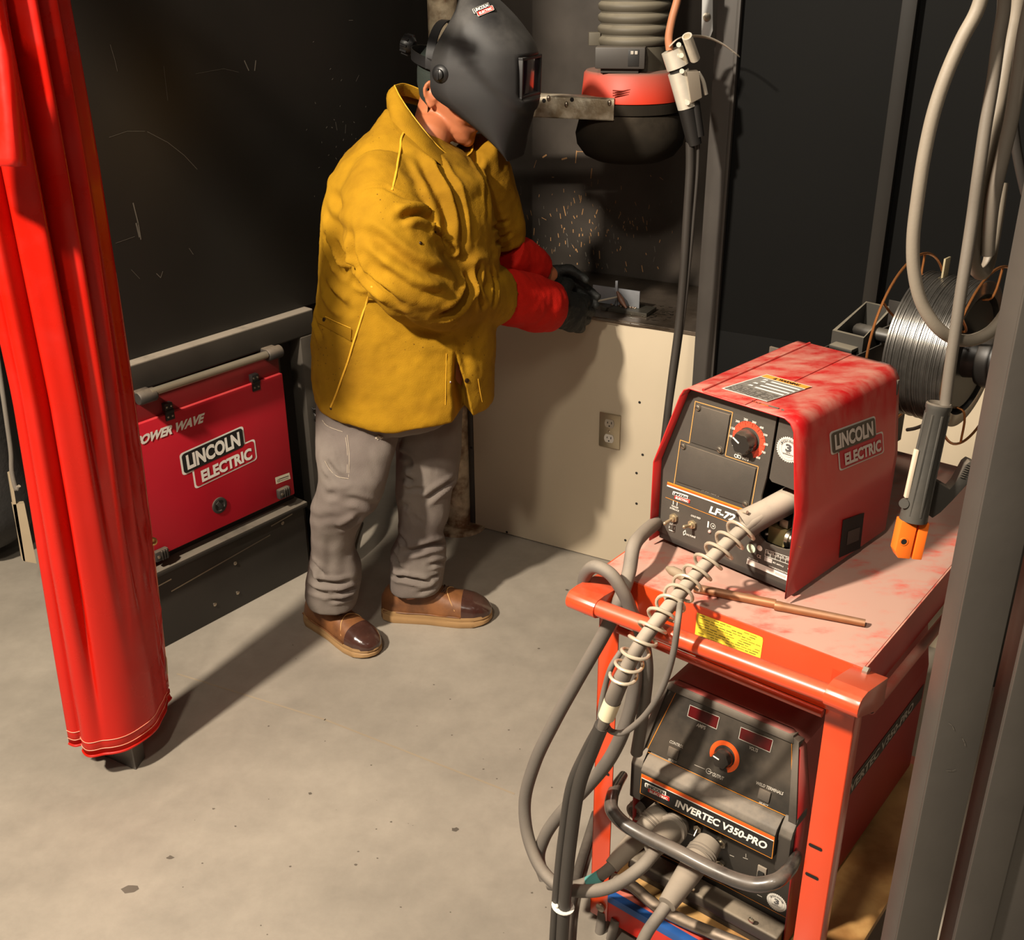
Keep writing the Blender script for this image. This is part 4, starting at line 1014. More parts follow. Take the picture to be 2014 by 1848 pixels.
m = MB(); m.tube(mat('turquoise_paint', (96, 168, 160), .6, var=.2), cps([(1181, 1722, -.066), (1167, 1730, -.0735), (1157, 1734.5, -.078)]), .0120, 14, 4, False); adopt(m.build('paint_mark'), c2)
c3 = thing('ground_cable', 'grey cable leaving the right plug of the lower machine towards the floor', 'cable', cp(1262, 1848, -.13))
plug((1385, 1672, .05), (1312, 1778, -.08), .025, .0175, c3)
m = MB(); m.tube(CORD, cps([(1322, 1764, -.06), (1300, 1795, -.09), (1276, 1828, -.11), (1255, 1870, -.125), (1240, 1920, -.13)]), .0115, 14, 8); adopt(m.build('cable_jacket'), c3)
m = MB(); m.tube(CORD, cps([(1158, 1200, -.03), (1149, 1165, -.045), (1152, 1130, -.06), (1172, 1114, -.07), (1200, 1128, -.07), (1226, 1165, -.065), (1243, 1205, -.055), (1262, 1250, -.045), (1272, 1310, -.04), (1266, 1390, -.03), (1252, 1480, -.02)]), .0115, 16, 8)
tag(m.build('looped_cable'), 'grey cable looping up and over the left bracket of the cart handle', 'cable')
m = MB(); m.tube(CORD, cps([(1250, 1290, -.06), (1248, 1350, -.06), (1232, 1420, -.065), (1200, 1490, -.07), (1150, 1552, -.07), (1102, 1600, -.075), (1070, 1648, -.08), (1060, 1690, -.085), (1072, 1728, -.09)]), .0125, 16, 8)
tag(m.build('inner_cable'), 'grey cable curving inside the big sweeping loop left of the cart', 'cable')
m = MB(); m.tube(CORDB, [onz(1172, 1600, .012), onz(1150, 1670, .012), onz(1133, 1728, .012), onz(1120, 1790, .012), onz(1112, 1880, .012)], .011, 12, 6)
tag(m.build('floor_cable'), 'dark cable lying on the floor beside the front left cart leg', 'cable')
for i, (a, b, c, lab) in enumerate([((1186, 1790), (1180, 1830), (1168, 1890), 'left'), ((1212, 1806), (1203, 1840), (1190, 1890), 'right')]):
    m = MB(); m.tube(CORD, [cp(*a, .0), cp(*b, -.01), cp(*c, -.02)], .0105, 12, 6)
    tag(m.build('hanging_cable'), 'the %s of two short grey cables hanging out below the cart shelf' % lab, 'cable', 'short cables below the cart shelf')

# gun cable with strain-relief spring
gun = thing('gun_cable', 'grey welding gun cable inside a pale coil spring draped over the cart handle', 'cable', cp(1195, 1390, -.15))
SLV = mat('dusty_rubber_sleeve', (92, 84, 76), .6, var=.1, dust=.95, dcol=(172, 158, 140), dthr=.36)
a = cp(1562, 978, .15); b = cp(1462, 1032, .085)
d = (b-a).normalized(); L_ = (b-a).length
m = MB(); m.lathe(SLV, a, d, [(-.03, .020), (0, .022), (L_*.6, .0225), (L_*.85, .024), (L_, .0265), (L_+.001, .023), (L_-.015, .020)], 30); adopt(m.build('sleeve'), gun)
m = MB(); m.lathe(BRS, a-d*.045, d, [(0, .017), (.02, .017), (.02, .021), (.04, .021)], 22); adopt(m.build('connector'), gun)
mid = cps([(1500, 1013, .10), (1468, 1035, .075), (1420, 1078, .03), (1360, 1140, -.03), (1300, 1212, -.115), (1262, 1262, -.150), (1235, 1310, -.165), (1215, 1352, -.17), (1197, 1398, -.17), (1183, 1432, -.17)])
MS = spline(mid, 24)
m = MB(); m.tube(SLV, mid, [.0115]*8+[.0135, .014, .012, .008], 18, 8); adopt(m.build('cable_jacket'), gun)
# helix
S = [0]
for p, q in zip(MS, MS[1:]): S.append(S[-1]+(q-p).length)
def atl(s_):
    k = 0
    while k < len(S)-2 and S[k+1] < s_: k += 1
    return MS[k].lerp(MS[k+1], (s_-S[k])/max(S[k+1]-S[k], 1e-9)), (MS[k+1]-MS[k]).normalized()
def slen(px): 
    best = min(range(len(MS)), key=lambda i: (projpx(MS[i])-Vector(px)).length); return S[best]
def projpx(p):
    d_ = Vector(p)-CAM; z = d_.dot(_f); return Vector((CX+FPX*d_.dot(R2)/z, CY-FPX*d_.dot(U2)/z))
s0, s1 = slen((1480, 1028)), slen((1222, 1335)); pts = []; turns = 14; nn_ = turns*20
for i in range(nn_+1):
    x = i/nn_; s_ = s0+(s1-s0)*x; c, T = atl(s_); up = Vector((0, 0, 1)); e1 = (up-T*up.dot(T)).normalized(); e2 = T.cross(e1); a_ = 2*pi*turns*x
    r_ = .0235 - .003*x
    pts.append(c + (e1*cos(a_)+e2*sin(a_))*r_)
SPR = mat('pale_spring_wire', (206, 192, 168), .35, .35, var=.1)
m = MB(); m.tube(SPR, pts, .0029, 8, 1); adopt(m.build('coil_spring'), gun)
# paper tag with printed code
c, T = atl(slen((1200, 1392))); 
m = MB(); TG = mat('cream_paper_label', (214, 202, 170), .6, var=.06); m.lathe(TG, c-T*.020, T, [(0, .0142), (.040, .0142)], 24, False); lb = m.build('paper_label', gun)
tf = Frame(c + (CAM-c).normalized()*.0146, T*-1 if False else (CU*.35+Vector((0, 0, .93))), (CAM-c).normalized().cross(Vector((0, 0, 1))).cross(Vector((0, 0, 1)))*0 + (-CU*.9+Vector((0, 0, .3))))
pr = Print(tf, .0004); pr.text(INK, 'L9729-10', (1192, 1395), (1203, 1365), (1186.5, 1392.5), 1); pr.text(INK, 'B41877', (1204, 1399), (1214, 1372), (1199, 1397), 1, .03); pr.done('label_print', lb)
m = MB()
for off, r_ in (((0, 0), .0125), ((-17, 2), .0085)):
    m.tube(CORDB, cps([(1184+off[0]*.2, 1425, -.168), (1166+off[0]*.7, 1470+off[1], -.15), (1140+off[0], 1540+off[1], -.15), (1124+off[0], 1640, -.15), (1113+off[0], 1740, -.152), (1106+off[0], 1840, -.155), (1102+off[0], 1930, -.16)]), r_, 14, 8)
adopt(m.build('twin_leads'), gun)
m = MB(); c = cp(1107, 1781, -.152); m.lathe(WHITE, c-Vector((0, 0, .001)), (0.2, 0, 1), [(0, .0225), (.0022, .0225)], 20); m.ball(WHITE, cp(1095, 1781, -.165), .004, 8)
zt = m.build('cable_tie', gun)
m = MB(); m.tube(CORD, cps([(1345, 1148, -.03), (1340, 1175, -.06), (1334, 1215, -.14), (1326, 1275, -.15), (1308, 1340, -.15), (1284, 1386, -.15), (1255, 1420, -.15), (1222, 1441, -.15), (1200, 1436, -.15), (1190, 1420, -.152)]), .0052, 12, 10); adopt(m.build('trigger_lead'), gun)
m = MB(); m.tube(CORD, cps([(1222, 1280, -.14), (1203, 1310, -.15), (1190, 1350, -.15), (1182, 1390, -.155), (1180, 1420, -.16), (1190, 1410, -.165), (1208, 1385, -.168), (1222, 1350, -.165), (1232, 1310, -.16)]), .0050, 12, 10); adopt(m.build('control_lead'), gun)

# things lying on the tray
CUP = mat('dull_copper_rod', (160, 104, 66), .45, .5, var=.2, vscale=30, dust=.5)
m = MB(); a = onz(1366, 1156, .868); b = onz(1524, 1190, .868); c = onz(1540, 1193, .868); e = onz(1702, 1222, .867)
d = (e-a).normalized(); m.lathe(CUP, a, d, [(0, .005), (0, .0078), ((b-a).length, .0078)], 16); m.lathe(CUP, b, d, [(0, .0078), (.006, .0085), ((c-b).length, .0078), ((e-b).length, .0062), ((e-b).length, .004)], 16)
tag(m.build('copper_rod'), 'dull copper rod lying across the dusty cart tray in front of the feeder', 'rod')
m = MB(); m.tube(mat('grey_putty', (132, 116, 92), .7, dust=.6), [onz(1312, 1117, .866), onz(1322, 1122, .867), onz(1336, 1129, .867), onz(1352, 1140, .867)], [.004, .0085, .009, .006], 12, 5)
tag(m.build('cable_stub'), 'short dusty stub lying beneath the spring on the cart tray', 'cable')

# ================================================================ wire coil on its stand behind the feeder
sA = Vector((sin(radians(133)), cos(radians(133)), 0)); sB = Vector((-sA.y, sA.x, 0)) 
Rc = ony(1930, 702, 1.98); Lc = Rc - sA*.150; RR = .172
COP = mat('copper_coated_wire', (196, 128, 74), .32, .8, var=.12)
DRK = mat('black_coil_plastic', (26, 24, 22), .4, dust=.2)
sp = thing('wire_coil', 'large coil of bright steel wire in a copper-coloured cage behind the feeder', 'wire coil', Vector((Rc.x, Rc.y, ZT)))
def circ(c, r, n=64): return [c + (sB*cos(2*pi*k/n) + Vector((0, 0, 1))*sin(2*pi*k/n))*r for k in range(n+1)]
m = MB(); R = []; random.seed(8); n = 46
WIRE = mat('wound_steel_wire', (150, 146, 140), .28, .9, var=.25, vscale=35)
rp = []
for i in range(n):
    x = .018 + .114*i/(n-1); rr_ = .141 + random.uniform(-.0015, .0015)
    rp += [(x-.0012, rr_-.0018), (x-.0005, rr_), (x+.0006, rr_), (x+.0012, rr_-.0016)]
prof_ = [(.016, .100)] + [(.016, .139)] + rp + [(.134, .139), (.134, .118), (.02, .116)]
m.lathe(WIRE, Lc, sA, prof_, 90, False); m.build('wound_wire', sp)
m = MB()
for c in (Lc, Rc): m.tube(COP, circ(c, RR), .0026, 8, 1, False)
for k in range(6):
    a_ = 2*pi*(k+.35)/6; e = sB*cos(a_) + Vector((0, 0, 1))*sin(a_)
    m.tube(COP, [Lc+e*RR, Lc+e*.12+sA*.004, Lc+e*.108+sA*.012, Rc+e*.108-sA*.012, Rc+e*.12-sA*.004, Rc+e*RR], .0024, 8, 4)
m.build('wire_cage', sp)
m = MB()
m.lathe(DRK, Lc+sA*.03, sA, [(0, .03), (0, .105), (.006, .105), (.006, .03)], 50); m.lathe(DRK, Rc-sA*.03, sA, [(0, .03), (0, .107), (.008, .107), (.008, .045), (.035, .040)], 50)
m.lathe(DRK, Rc+sA*.005, sA, [(0, .052), (.012, .055), (.03, .055), (.036, .048), (.036, 0)], 40); m.lathe(DRK, Lc-sA*.02, sA, [(0, .028), (.2, .028)], 24)
m.build('hub', sp)
m = MB()
for a_, w_ in ((1.62, .012),):
    e = sB*cos(a_) + Vector((0, 0, 1))*sin(a_); q = Lc + e*.135 + sA*.05
    Mx = Matrix((sB, Vector((0, 0, 1)), sA)).transposed().to_4x4(); Mx.translation = Lc + sA*.075
    m.box(mat('tan_paper_strap', (150, 138, 108), .6), -.012, .012, .138, .176, -.022, -.018, Mx, bev=.001)
m.build('paper_strap', sp)
st = thing('reel_stand', 'black sheet-metal reel stand with a plastic pocket behind the red feeder', 'stand', onz(1681, 701, 1.10)*Vector((1, 1, 0))+Vector((0, 0, .86)))
BS = mat('satin_black_sheet', (36, 34, 32), .35, dust=.5, dcol=(110, 104, 94)); 
zb = 1.12; q0 = onz(1616, 684, zb); q1 = onz(1681, 701, zb); ex = (q1-q0).normalized(); ey = Vector((-ex.y, ex.x, 0)); W_ = (q1-q0).length
Mx = Matrix((ex, ey, Vector((0, 0, 1)))).transposed().to_4x4(); Mx.translation = Vector((q0.x, q0.y, 0))
m = MB(); 
m.box(BS, 0, W_, 0, .002, .86, zb, Mx, bev=.0006); m.box(BS, 0, .002, 0, .26, .86, zb, Mx, bev=.0006); m.box(BS, W_-.002, W_, .0, .26, .86, zb, Mx, bev=.0006); m.box(BS, 0, W_, .258, .26, .86, zb+.045, Mx, bev=.0006)
m.box(BS, W_-.002, W_+.002, .10, .26, zb-.001, zb+.035, Mx, bev=.0006)
fr_ = m.build('channel', st)
m = MB()
for x_ in (.25, .72):
    m.lathe(HOLE, Mx @ Vector((W_*x_, -.0004, zb-.030)), -ey, [(0, .0085), (.0008, .0085)], 20)
m.build('round_hole', fr_)
m = MB(); PK = mat('dusty_black_pocket', (46, 44, 40), .5, dust=.8, dcol=(128, 120, 104), dthr=.4)
zt_ = zb+.055; o = Vector((-.006, .045, 0)); w2, d2 = W_*.95, .125
th = .007
pz = zb-.02
outer = [(0, 0), (w2, 0), (w2, d2*.72), (w2*.74, d2), (0, d2)]
def pocket(m, pts, z0, z1s, th):
    n = len(pts); cxy = Vector((sum(p[0] for p in pts)/n, sum(p[1] for p in pts)/n))
    for i in range(n):
        a_, b_ = Vector(pts[i]), Vector(pts[(i+1) % n]); ai, bi_ = a_+(cxy-a_)*.13, b_+(cxy-b_)*.13
        za, zb_ = z1s[i], z1s[(i+1) % n]
        V_ = [(a_, z0), (b_, z0), (b_, zb_), (a_, za), (ai, z0), (bi_, z0), (bi_, zb_), (ai, za)]
        t = bmesh.new(); vv = [t.verts.new(Mx @ (Vector((p.x, p.y, z_))+o)) for p, z_ in V_]
        for f in ((0, 1, 2, 3), (5, 4, 7, 6), (3, 2, 6, 7), (0, 4, 5, 1), (0, 3, 7, 4), (1, 5, 6, 2)): t.faces.new([vv[k] for k in f])
        bmesh.ops.recalc_face_normals(t, faces=t.faces); m.add(t, PK)
pocket(m, outer, pz, [zt_-.03, zt_-.03, zt_+.004, zt_+.004, zt_+.004], th)
m.box(PK, .004, W_*.75, .02, .055, zb-.004, zb+.004, Mx, bev=.002)
m.build('plastic_pocket', st)
m = MB(); m.tube(BS, [Lc-sA*.02+Vector((0, 0, 0)), Lc-sA*.10, Mx @ Vector((W_*.6, .24, zb-.03))], .014, 12, 3); m.build('spindle_arm', st)
m = MB(); m.tube(CORD, [ony(1784, 845, 1.95), ony(1800, 842, 1.93), ony(1820, 832, 1.9), ony(1850, 800, 1.92)], .0035, 8, 6); tag(m.build('coil_lead'), 'thin lead running from the feeder rear to the wire coil', 'cable')

# ================================================================ hanging cables and electrode holder at right
def py(L_): return [ony(x, y, Y) for x, y, Y in L_]
HC = mat('pale_dusty_cord', (128, 118, 104), .55, var=.1, dust=.5, dcol=(160, 148, 130), bump=.06, bscale=240)
HC2 = mat('grey_cord', (104, 96, 86), .55, var=.1, dust=.5, dcol=(150, 138, 120), bump=.06, bscale=240)
m = MB(); m.tube(HC, py([(1945, -60, 1.42), (1922, 20, 1.42), (1893, 75, 1.42), (1862, 145, 1.42), (1837, 220, 1.42), (1819, 300, 1.42), (1805, 390, 1.42), (1796, 470, 1.42), (1798, 535, 1.42), (1813, 596, 1.42), (1845, 645, 1.42), (1880, 667, 1.43), (1915, 668, 1.44), (1950, 650, 1.45), (1980, 612, 1.46), (2000, 560, 1.47), (2016, 480, 1.48), (2030, 380, 1.48)]), .0086, 16, 8)
tag(m.build('suspended_cable'), 'pale grey cord hanging in one big round loop at the upper right', 'cable', 'cables hanging at the upper right')
eh = thing('electrode_holder', 'dark electrode holder with orange jaws hanging in front of the cart by the post', 'electrode holder', ony(1790, 1090, 1.40))
m = MB(); m.tube(HC2, py([(1976, -50, 1.44), (1974, 20, 1.44), (1964, 80, 1.44), (1953, 160, 1.44), (1938, 250, 1.435), (1925, 340, 1.43), (1914, 420, 1.43), (1902, 500, 1.425), (1891, 570, 1.42), (1880, 645, 1.415), (1869, 720, 1.41), (1859, 800, 1.405), (1855, 830, 1.40)]), .0080, 14, 8); adopt(m.build('lead'), eh)
EHM = mat('worn_black_handle', (62, 60, 56), .5, var=.12, dust=.3, bump=.1, bscale=90); OJ = mat('orange_jaw', (244, 116, 36), .35, var=.04)
a = ony(1848, 792, 1.40); b = ony(1796, 1022, 1.38); d = (b-a).normalized(); L_ = (b-a).length; rt = .0165
m = MB(); m.lathe(EHM, a, d, [(.004, .012), (0, .0155), (.002, .0175), (.008, .0175), (.010, .0163), (L_*.6, .0172), (L_, .0195), (L_+.001, .01)], 28)
for k in range(8):
    e1 = d.cross(Vector((0, 0, 1))).normalized(); e2 = d.cross(e1); a_ = 2*pi*k/8; m.tube(EHM, [a + d*.015 + (e1*cos(a_)+e2*sin(a_))*.0158, b - d*.01 + (e1*cos(a_)+e2*sin(a_))*.0178], .002, 6, 2)
hb2 = m.build('handle', eh)
sd = (R2 - d*R2.dot(d)).normalized(); fw = sd.cross(d)
if fw.dot(CAM-a) < 0: fw = -fw
Mj = Matrix((sd, fw, d)).transposed().to_4x4(); Mj.translation = b
m = MB(); 
for x0, x1 in ((-.020, .0035), (.0065, .0205)):
    q = [(x0, 0), (x1, 0), (x1*1.0, .056), (x0+(.006 if x0 < 0 else 0), .056), (x0, .046)]
    m.prism(OJ, [Mj @ Vector((x, .011, z)) for x, z in q], Mj.to_3x3() @ Vector((0, -.022, 0)), .0015)
m.lathe(HOLE, Mj @ Vector((-.011, .0112, .030)), fw, [(0, .0042), (.0006, .0042)], 16); m.lathe(OJ, Mj @ Vector((-.011, .0105, .030)), fw, [(0, .0065), (.0012, .006)], 20)
m.build('jaws', eh)
m = MB(); q = [ony(x, y, 1.392) for x, y in ((1838, 944), (1868, 962), (1879, 950), (1899, 914), (1908, 907), (1919, 912), (1921, 922), (1904, 951), (1872, 986), (1850, 1008), (1834, 1019), (1822, 1010))]
m.prism(EHM, q, Vector((0, .018, 0)), .0015)
for k in range(7): a_ = ony(1888+k*2.2, 937-k*4.0, 1.391); m.tube(EHM, [a_, a_+R2*.006+Vector((0, 0, -.002))], .0009, 6, 2)
m.build('lever', eh)
m = MB(); m.box(mat('cream_worn_insert', (206, 188, 164), .6, var=.15), -.0215, -.0165, .0, .008, -.105, -.034, Mj, bev=.001); m.lathe(EHM, Mj @ Vector((-.019, .004, -.026)), fw-sd*.6, [(0, .007), (.006, .007), (.006, .003)], 16); m.build('side_insert', eh)
m = MB(); m.tube(HC, py([(2010, -40, 1.50), (1996, 40, 1.50), (1978, 130, 1.49), (1960, 230, 1.48), (1943, 320, 1.48), (1928, 400, 1.48), (1918, 470, 1.48), (1915, 510, 1.48), (1921, 533, 1.49), (1932, 538, 1.50), (1943, 522, 1.51), (1952, 480, 1.52), (1962, 420, 1.53), (1970, 360, 1.54)]), .0088, 14, 8)
tag(m.build('suspended_cable'), 'pale cord ending in a narrow U-bend just above the wire coil', 'cable', 'cables hanging at the upper right')
m = MB(); m.tube(HC2, py([(2040, -40, 1.46), (2016, 60, 1.46), (2003, 150, 1.46), (1990, 230, 1.46), (1974, 300, 1.46), (1962, 350, 1.46), (1952, 400, 1.465), (1946, 450, 1.47), (1942, 500, 1.475)]), .0092, 14, 8)
tag(m.build('suspended_cable'), 'thick grey cord hanging rightmost in the bundle at the upper right', 'cable', 'cables hanging at the upper right')
m = MB(); m.tube(CORDB, py([(1990, 200, 1.55), (1996, 270, 1.55), (2006, 330, 1.55), (2022, 400, 1.55)]), .007, 10, 6)
tag(m.build('suspended_cable'), 'thin dark cord crossing behind the pale bundle at the upper right edge', 'cable', 'cables hanging at the upper right')
m = MB(); a = ony(1992, 150, 1.51); b = ony(1976, 240, 1.50); d = (b-a).normalized(); pr_ = [(0, .008)]
for k in range(7): pr_ += [(.008+k*.010, .0085), (.008+k*.010, .0052), (.013+k*.010, .0052), (.013+k*.010, .0085)]
m.lathe(HC, a, d, pr_, 16); tag(m.build('strain_relief'), 'ribbed pale strain relief among the hanging cords at the upper right', 'strain relief')

# foreground posts
PM = mat('scuffed_dark_post', (70, 66, 61), .45, var=.12, vscale=9, spec=.5, bump=.05, bscale=60, col2=(68, 64, 60), c2scale=5, dust=.3)
m = MB(); 
m.box(PM, .547, .606, 1.135, 1.140, 0, 2.9, bev=.0012); m.box(PM, .547, .552, 1.140, 1.185, 0, 2.9, bev=.0012)
p1 = tag(m.build('foreground_post'), 'dark steel angle post directly in front of the cart side near the electrode holder', 'post', 'dark posts at the right edge')
pr = Print(Frame((.547, 1.1345, 0), (1, 0, 0), (0, 0, 1)), .0005)
for pts in ([(1866, 1422), (1873, 1427), (1876, 1435)], [(1893, 1452), (1897, 1460), (1898, 1466)], [(1862, 1515), (1872, 1516), (1879, 1513)]): pr.line(SCR, pts, .0008)
pr.done('scratches', p1)
m = MB(); m.box(PM, .632, .684, 1.137, 1.142, 0, 2.9, bev=.0012); m.box(PM, .684, .760, 1.144, 1.149, 0, 2.9, bev=.0012); m.box(PM, .632, .637, 1.142, 1.18, 0, 2.9, bev=.0012)
tag(m.build('foreground_post'), 'wide dark steel post rightmost in the picture with a seam down its face', 'post', 'dark posts at the right edge')
# farther dark post seen between the two
m = MB(); a = onz(1942, 1318); b = onz(1966, 1322); e = onz(1978, 1312)
m.box(FRAMEM, 1.300, 1.350, 2.475, 2.48, 0, 2.9, bev=.001); m.box(HOLE, 1.352, 1.40, 2.48, 2.50, 0, .05, bev=.004); m.box(FRAMEM, 1.35, 1.405, 2.485, 2.49, .05, 2.9, bev=.001)
tag(m.build('far_post'), 'distant dark post seen in the gap between the two foreground posts', 'post')
# ================================================================ fume extraction hood
Hc = ony(1243, 160, 3.33); hx, hy = Hc.x, Hc.y
hd_ = thing('extraction_hood', 'fume extraction hood with a red collar and ribbed hose above the bench', 'extractor', (hx, hy, 1.29))
HR = mat('red_hood_collar', (216, 58, 34), .4, dust=.9, dcol=(110, 98, 86), dthr=.35, var=.06); HK = mat('sooty_hood', (34, 29, 22), .9, dust=.15, spec=.2, var=.3, bump=.2, bscale=30)
HOS = mat('sooty_ribbed_hose', (86, 80, 68), .6, var=.2, dust=.8, dcol=(130, 122, 104), dthr=.4)
O = Vector((hx, hy, 0)); Z = Vector((0, 0, 1)); tl_ = Vector((.05, -.05, 1)).normalized()
m = MB(); m.lathe(HR, O, Z, [(1.455, .1445), (1.46, .1445), (1.527, .138), (1.534, .132), (1.538, .105)], 60, False); m.build('red_collar', hd_)
m = MB(); m.lathe(HOS, O, Z, [(1.536, .104), (1.60, .098)], 50, False); m.build('neck_ring', hd_)
m = MB(); m.lathe(HK, O, Z, [(1.452, .136), (1.452, .145), (1.425, .146), (1.423, .139), (1.400, .150), (1.36, .160), (1.33, .155), (1.30, .132), (1.285, .10), (1.285, .04), (1.31, .03)], 60, False); m.build('hood_mouth', hd_)
m = MB()
ff = Frame((hx, hy-.1385, 1.49), (1, 0, 0), (0, .05, 1)); 
for k in range(3): m.tube(mat('dark_red_rib', (120, 40, 26), .5), [ff.px(1205, 178+k*5.0), ff.px(1225, 179+k*4.2), ff.px(1240, 176+k*4.6)], .0018, 6, 4)
m.build('collar_rib', hd_)
m = MB(); pr_ = [(1.56, .099)]
z = 1.60
while z < 2.6:
    pr_ += [(z, .094), (z+.006, .101), (z+.014, .103), (z+.020, .101), (z+.026, .094)]; z += .030
m.lathe(HOS, O, Z, pr_, 48, False); m.build('ribbed_hose', hd_)
Mb = Matrix.Translation((hx-.02, hy, 0)) @ Matrix.Rotation(radians(-10), 4, 'Z')
m = MB(); SWB = mat('charcoal_switch_box', (58, 54, 50), .5, dust=.6, dcol=(120, 110, 98)); m.box(SWB, -.075, .062, -.134, -.06, 1.548, 1.604, Mb, bev=.004); m.box(SWB, -.06, .045, -.120, -.06, 1.536, 1.55, Mb, bev=.002); bx_ = m.build('switch_box', hd_)
m = MB(); m.box(INK, .016, .046, -.1355, -.133, 1.555, 1.598, Mb, bev=.001)
m.build('switch_recess', bx_)
m = MB()
for x_ in (.023, .034): m.box(GRYP, x_, x_+.008, -.1385, -.135, 1.586, 1.595, Mb, bev=.001)
m.build('rocker_switch', bx_)
m = MB(); m.box(HOS, -.128, -.095, -.02, .01, 1.60, 1.635, Matrix.Translation((hx, hy, 0)), bev=.003); m.box(SWB, -.12, -.09, -.015, .005, 1.605, 1.625, Matrix.Translation((hx, hy, 0)), bev=.002); m.build('pivot_tab', hd_)

# ================================================================ torch clamped on the booth post
YT = 2.88
tt = thing('hanging_torch', 'silver-bodied gouging torch and black lead hanging on the booth post', 'torch', ony(1340, 150, YT))
NI = mat('worn_nickel', (240, 232, 214), .34, .5, var=.08, vscale=40)
def cyl(m, mm_, p, q, r, hollow=False, Y0=YT, Y1=None, seg=24):
    a = ony(*p, Y0); b = ony(*q, Y1 or Y0); d = (b-a).normalized(); L_ = (b-a).length
    r0, r1 = r if isinstance(r, tuple) else (r, r)
    if hollow: m.lathe(mm_, a, d, [(.02, r0*.65), (0, r0*.7), (0, r0), (L_, r1)], seg)
    else: m.lathe(mm_, a, d, [(0, r0), (L_, r1)], seg)
m = MB(); cyl(m, NI, (1322, 98), (1333, 132), .0275); cyl(m, NI, (1334, 141), (1352, 211), (.0265, .0245)); 
for c in ((1335, 88), (1340, 109), (1341, 140), (1352, 202)): p = ony(*c, YT-.03); m.lathe(NI, p, CAM-p, [(0, .006), (.002, .006), (.002, .003)], 14)
m.build('body', tt)
m = MB(); cyl(m, INK, (1331, 128), (1335, 142), .022); cyl(m, INK, (1350, 208), (1366, 284), (.0225, .0185)); cyl(m, INK, (1366, 200), (1376, 268), (.013, .012), Y0=YT-.005); m.build('rubber_boot', tt)
m = MB(); cyl(m, NI, (1351, 71), (1367, 116), .0125, True, YT-.05, YT-.01)
m.build('nozzle_tube', tt)
m = MB(); P_ = py([(1316, 92, YT-.02), (1332, 77, YT-.02), (1360, 71, YT), (1392, 74, YT), (1420, 86, YT-.02), (1452, 109, YT-.06)])
m.tube(NI, P_, .011, 8, 6, flat=.14, up=Vector((0, 0, 1))); m.build('lever', tt)
a = ony(1351, 141, YT-.03); b = ony(1375, 140, YT-.03); c = ony(1381, 192, YT-.03); e = ony(1360, 203, YT-.03)
m = MB(); m.prism(GRYP if 0 else mat('grey_block', (128, 118, 104), .4, .3, var=.1), [a, b, c, e], Vector((0, .04, 0)), .002)
m.tube(NI, py([(1373, 142, YT), (1383, 160, YT), (1389, 186, YT)]), .005, 8, 5); m.build('side_block', tt)
m = MB(); m.tube(CORDB, py([(1357, 280, YT), (1357, 330, YT), (1351, 430, YT), (1344, 540, YT), (1335, 640, YT), (1322, 740, YT-.01), (1310, 840, YT-.02), (1298, 940, YT-.03), (1291, 1030, YT-.03), (1290, 1100, YT)]), .0112, 16, 8)
m.tube(CORDB, py([(1374, 262, YT), (1372, 330, YT), (1364, 430, YT), (1354, 540, YT), (1345, 620, YT), (1334, 700, YT), (1318, 810, YT-.01), (1305, 920, YT-.02)]), .0045, 10, 8)
adopt(m.build('lead'), tt)
m = MB(); m.tube(mat('orange_brown_hose', (176, 118, 84), .5, var=.12), py([(1345, -60, YT), (1332, 0, YT), (1321, 40, YT), (1315, 75, YT), (1317, 98, YT)]), .0095, 12, 8); adopt(m.build('brown_hose'), tt)
m = MB(); q = [ony(x, y, 2.98) for x, y in ((1382, -40), (1402, -40), (1402, 60), (1396, 76), (1380, 72))]; SB = mat('pale_flat_bar', (188, 188, 186), .4, .3, var=.05); m.prism(SB, q, Vector((0, .006, 0)), .001)
fb = m.build('flat_bar'); tag(fb, 'pale flat metal strap hanging in front of the booth post above the torch', 'strap')
m = MB(); screw(m, STEEL, ony(1390, 33, 2.98), Vector((0, -1, 0)), .010, .005); m.build('screw', fb)

# ================================================================ workpiece on the bench
WP = mat('mill_scale_plate', (128, 130, 134), .4, .4, var=.12, vscale=20); WPD = mat('dark_scale_plate', (66, 62, 54), .5, .5, var=.25, vscale=25, bump=.3, bscale=80)
a = onz(1172, 612, .84); 
def uoff(x, y, z): p = onz(x, y, z)-BF.O; return p.dot(BF.U), p.dot(BF.N)
u0, n0 = uoff(1170, 616, .841); u1, n1 = uoff(1272, 623, .841)
m = MB(); m.box(WPD, u0, u1, .8405, .852, n1-.075, n1+.002, MBF, bev=.001); wp = thing('steel_workpiece', 'small grey steel T-joint plate being welded on the bench', 'workpiece', BF.P((u0+u1)/2, .84, n1))
adopt(m.build('base_plate'), wp)
pu = onpl(1165, 600, BF.P(0, 0, n1-.035), BF.N)-BF.O; pv = onpl(1257, 604, BF.P(0, 0, n1-.035), BF.N)-BF.O; pz_ = onpl(1257, 573, BF.P(0, 0, n1-.035), BF.N).z
m = MB(); m.box(WP, pu.dot(BF.U), pv.dot(BF.U), .852, pz_, n1-.040, n1-.035, MBF, bev=.0008); adopt(m.build('upright_plate'), wp)
pu2 = (onpl(1213, 560, BF.P(0, 0, n1-.03), BF.N)-BF.O); zt2 = onpl(1213, 552, BF.P(0, 0, n1-.03), BF.N).z
m = MB(); m.box(WP, pu2.dot(BF.U)-.004, pu2.dot(BF.U)+.004, .852, zt2, n1-.033, n1-.027, MBF, bev=.0008)
BRN = mat('rust_and_shadow_brown', (84, 52, 34), .6, var=.3)
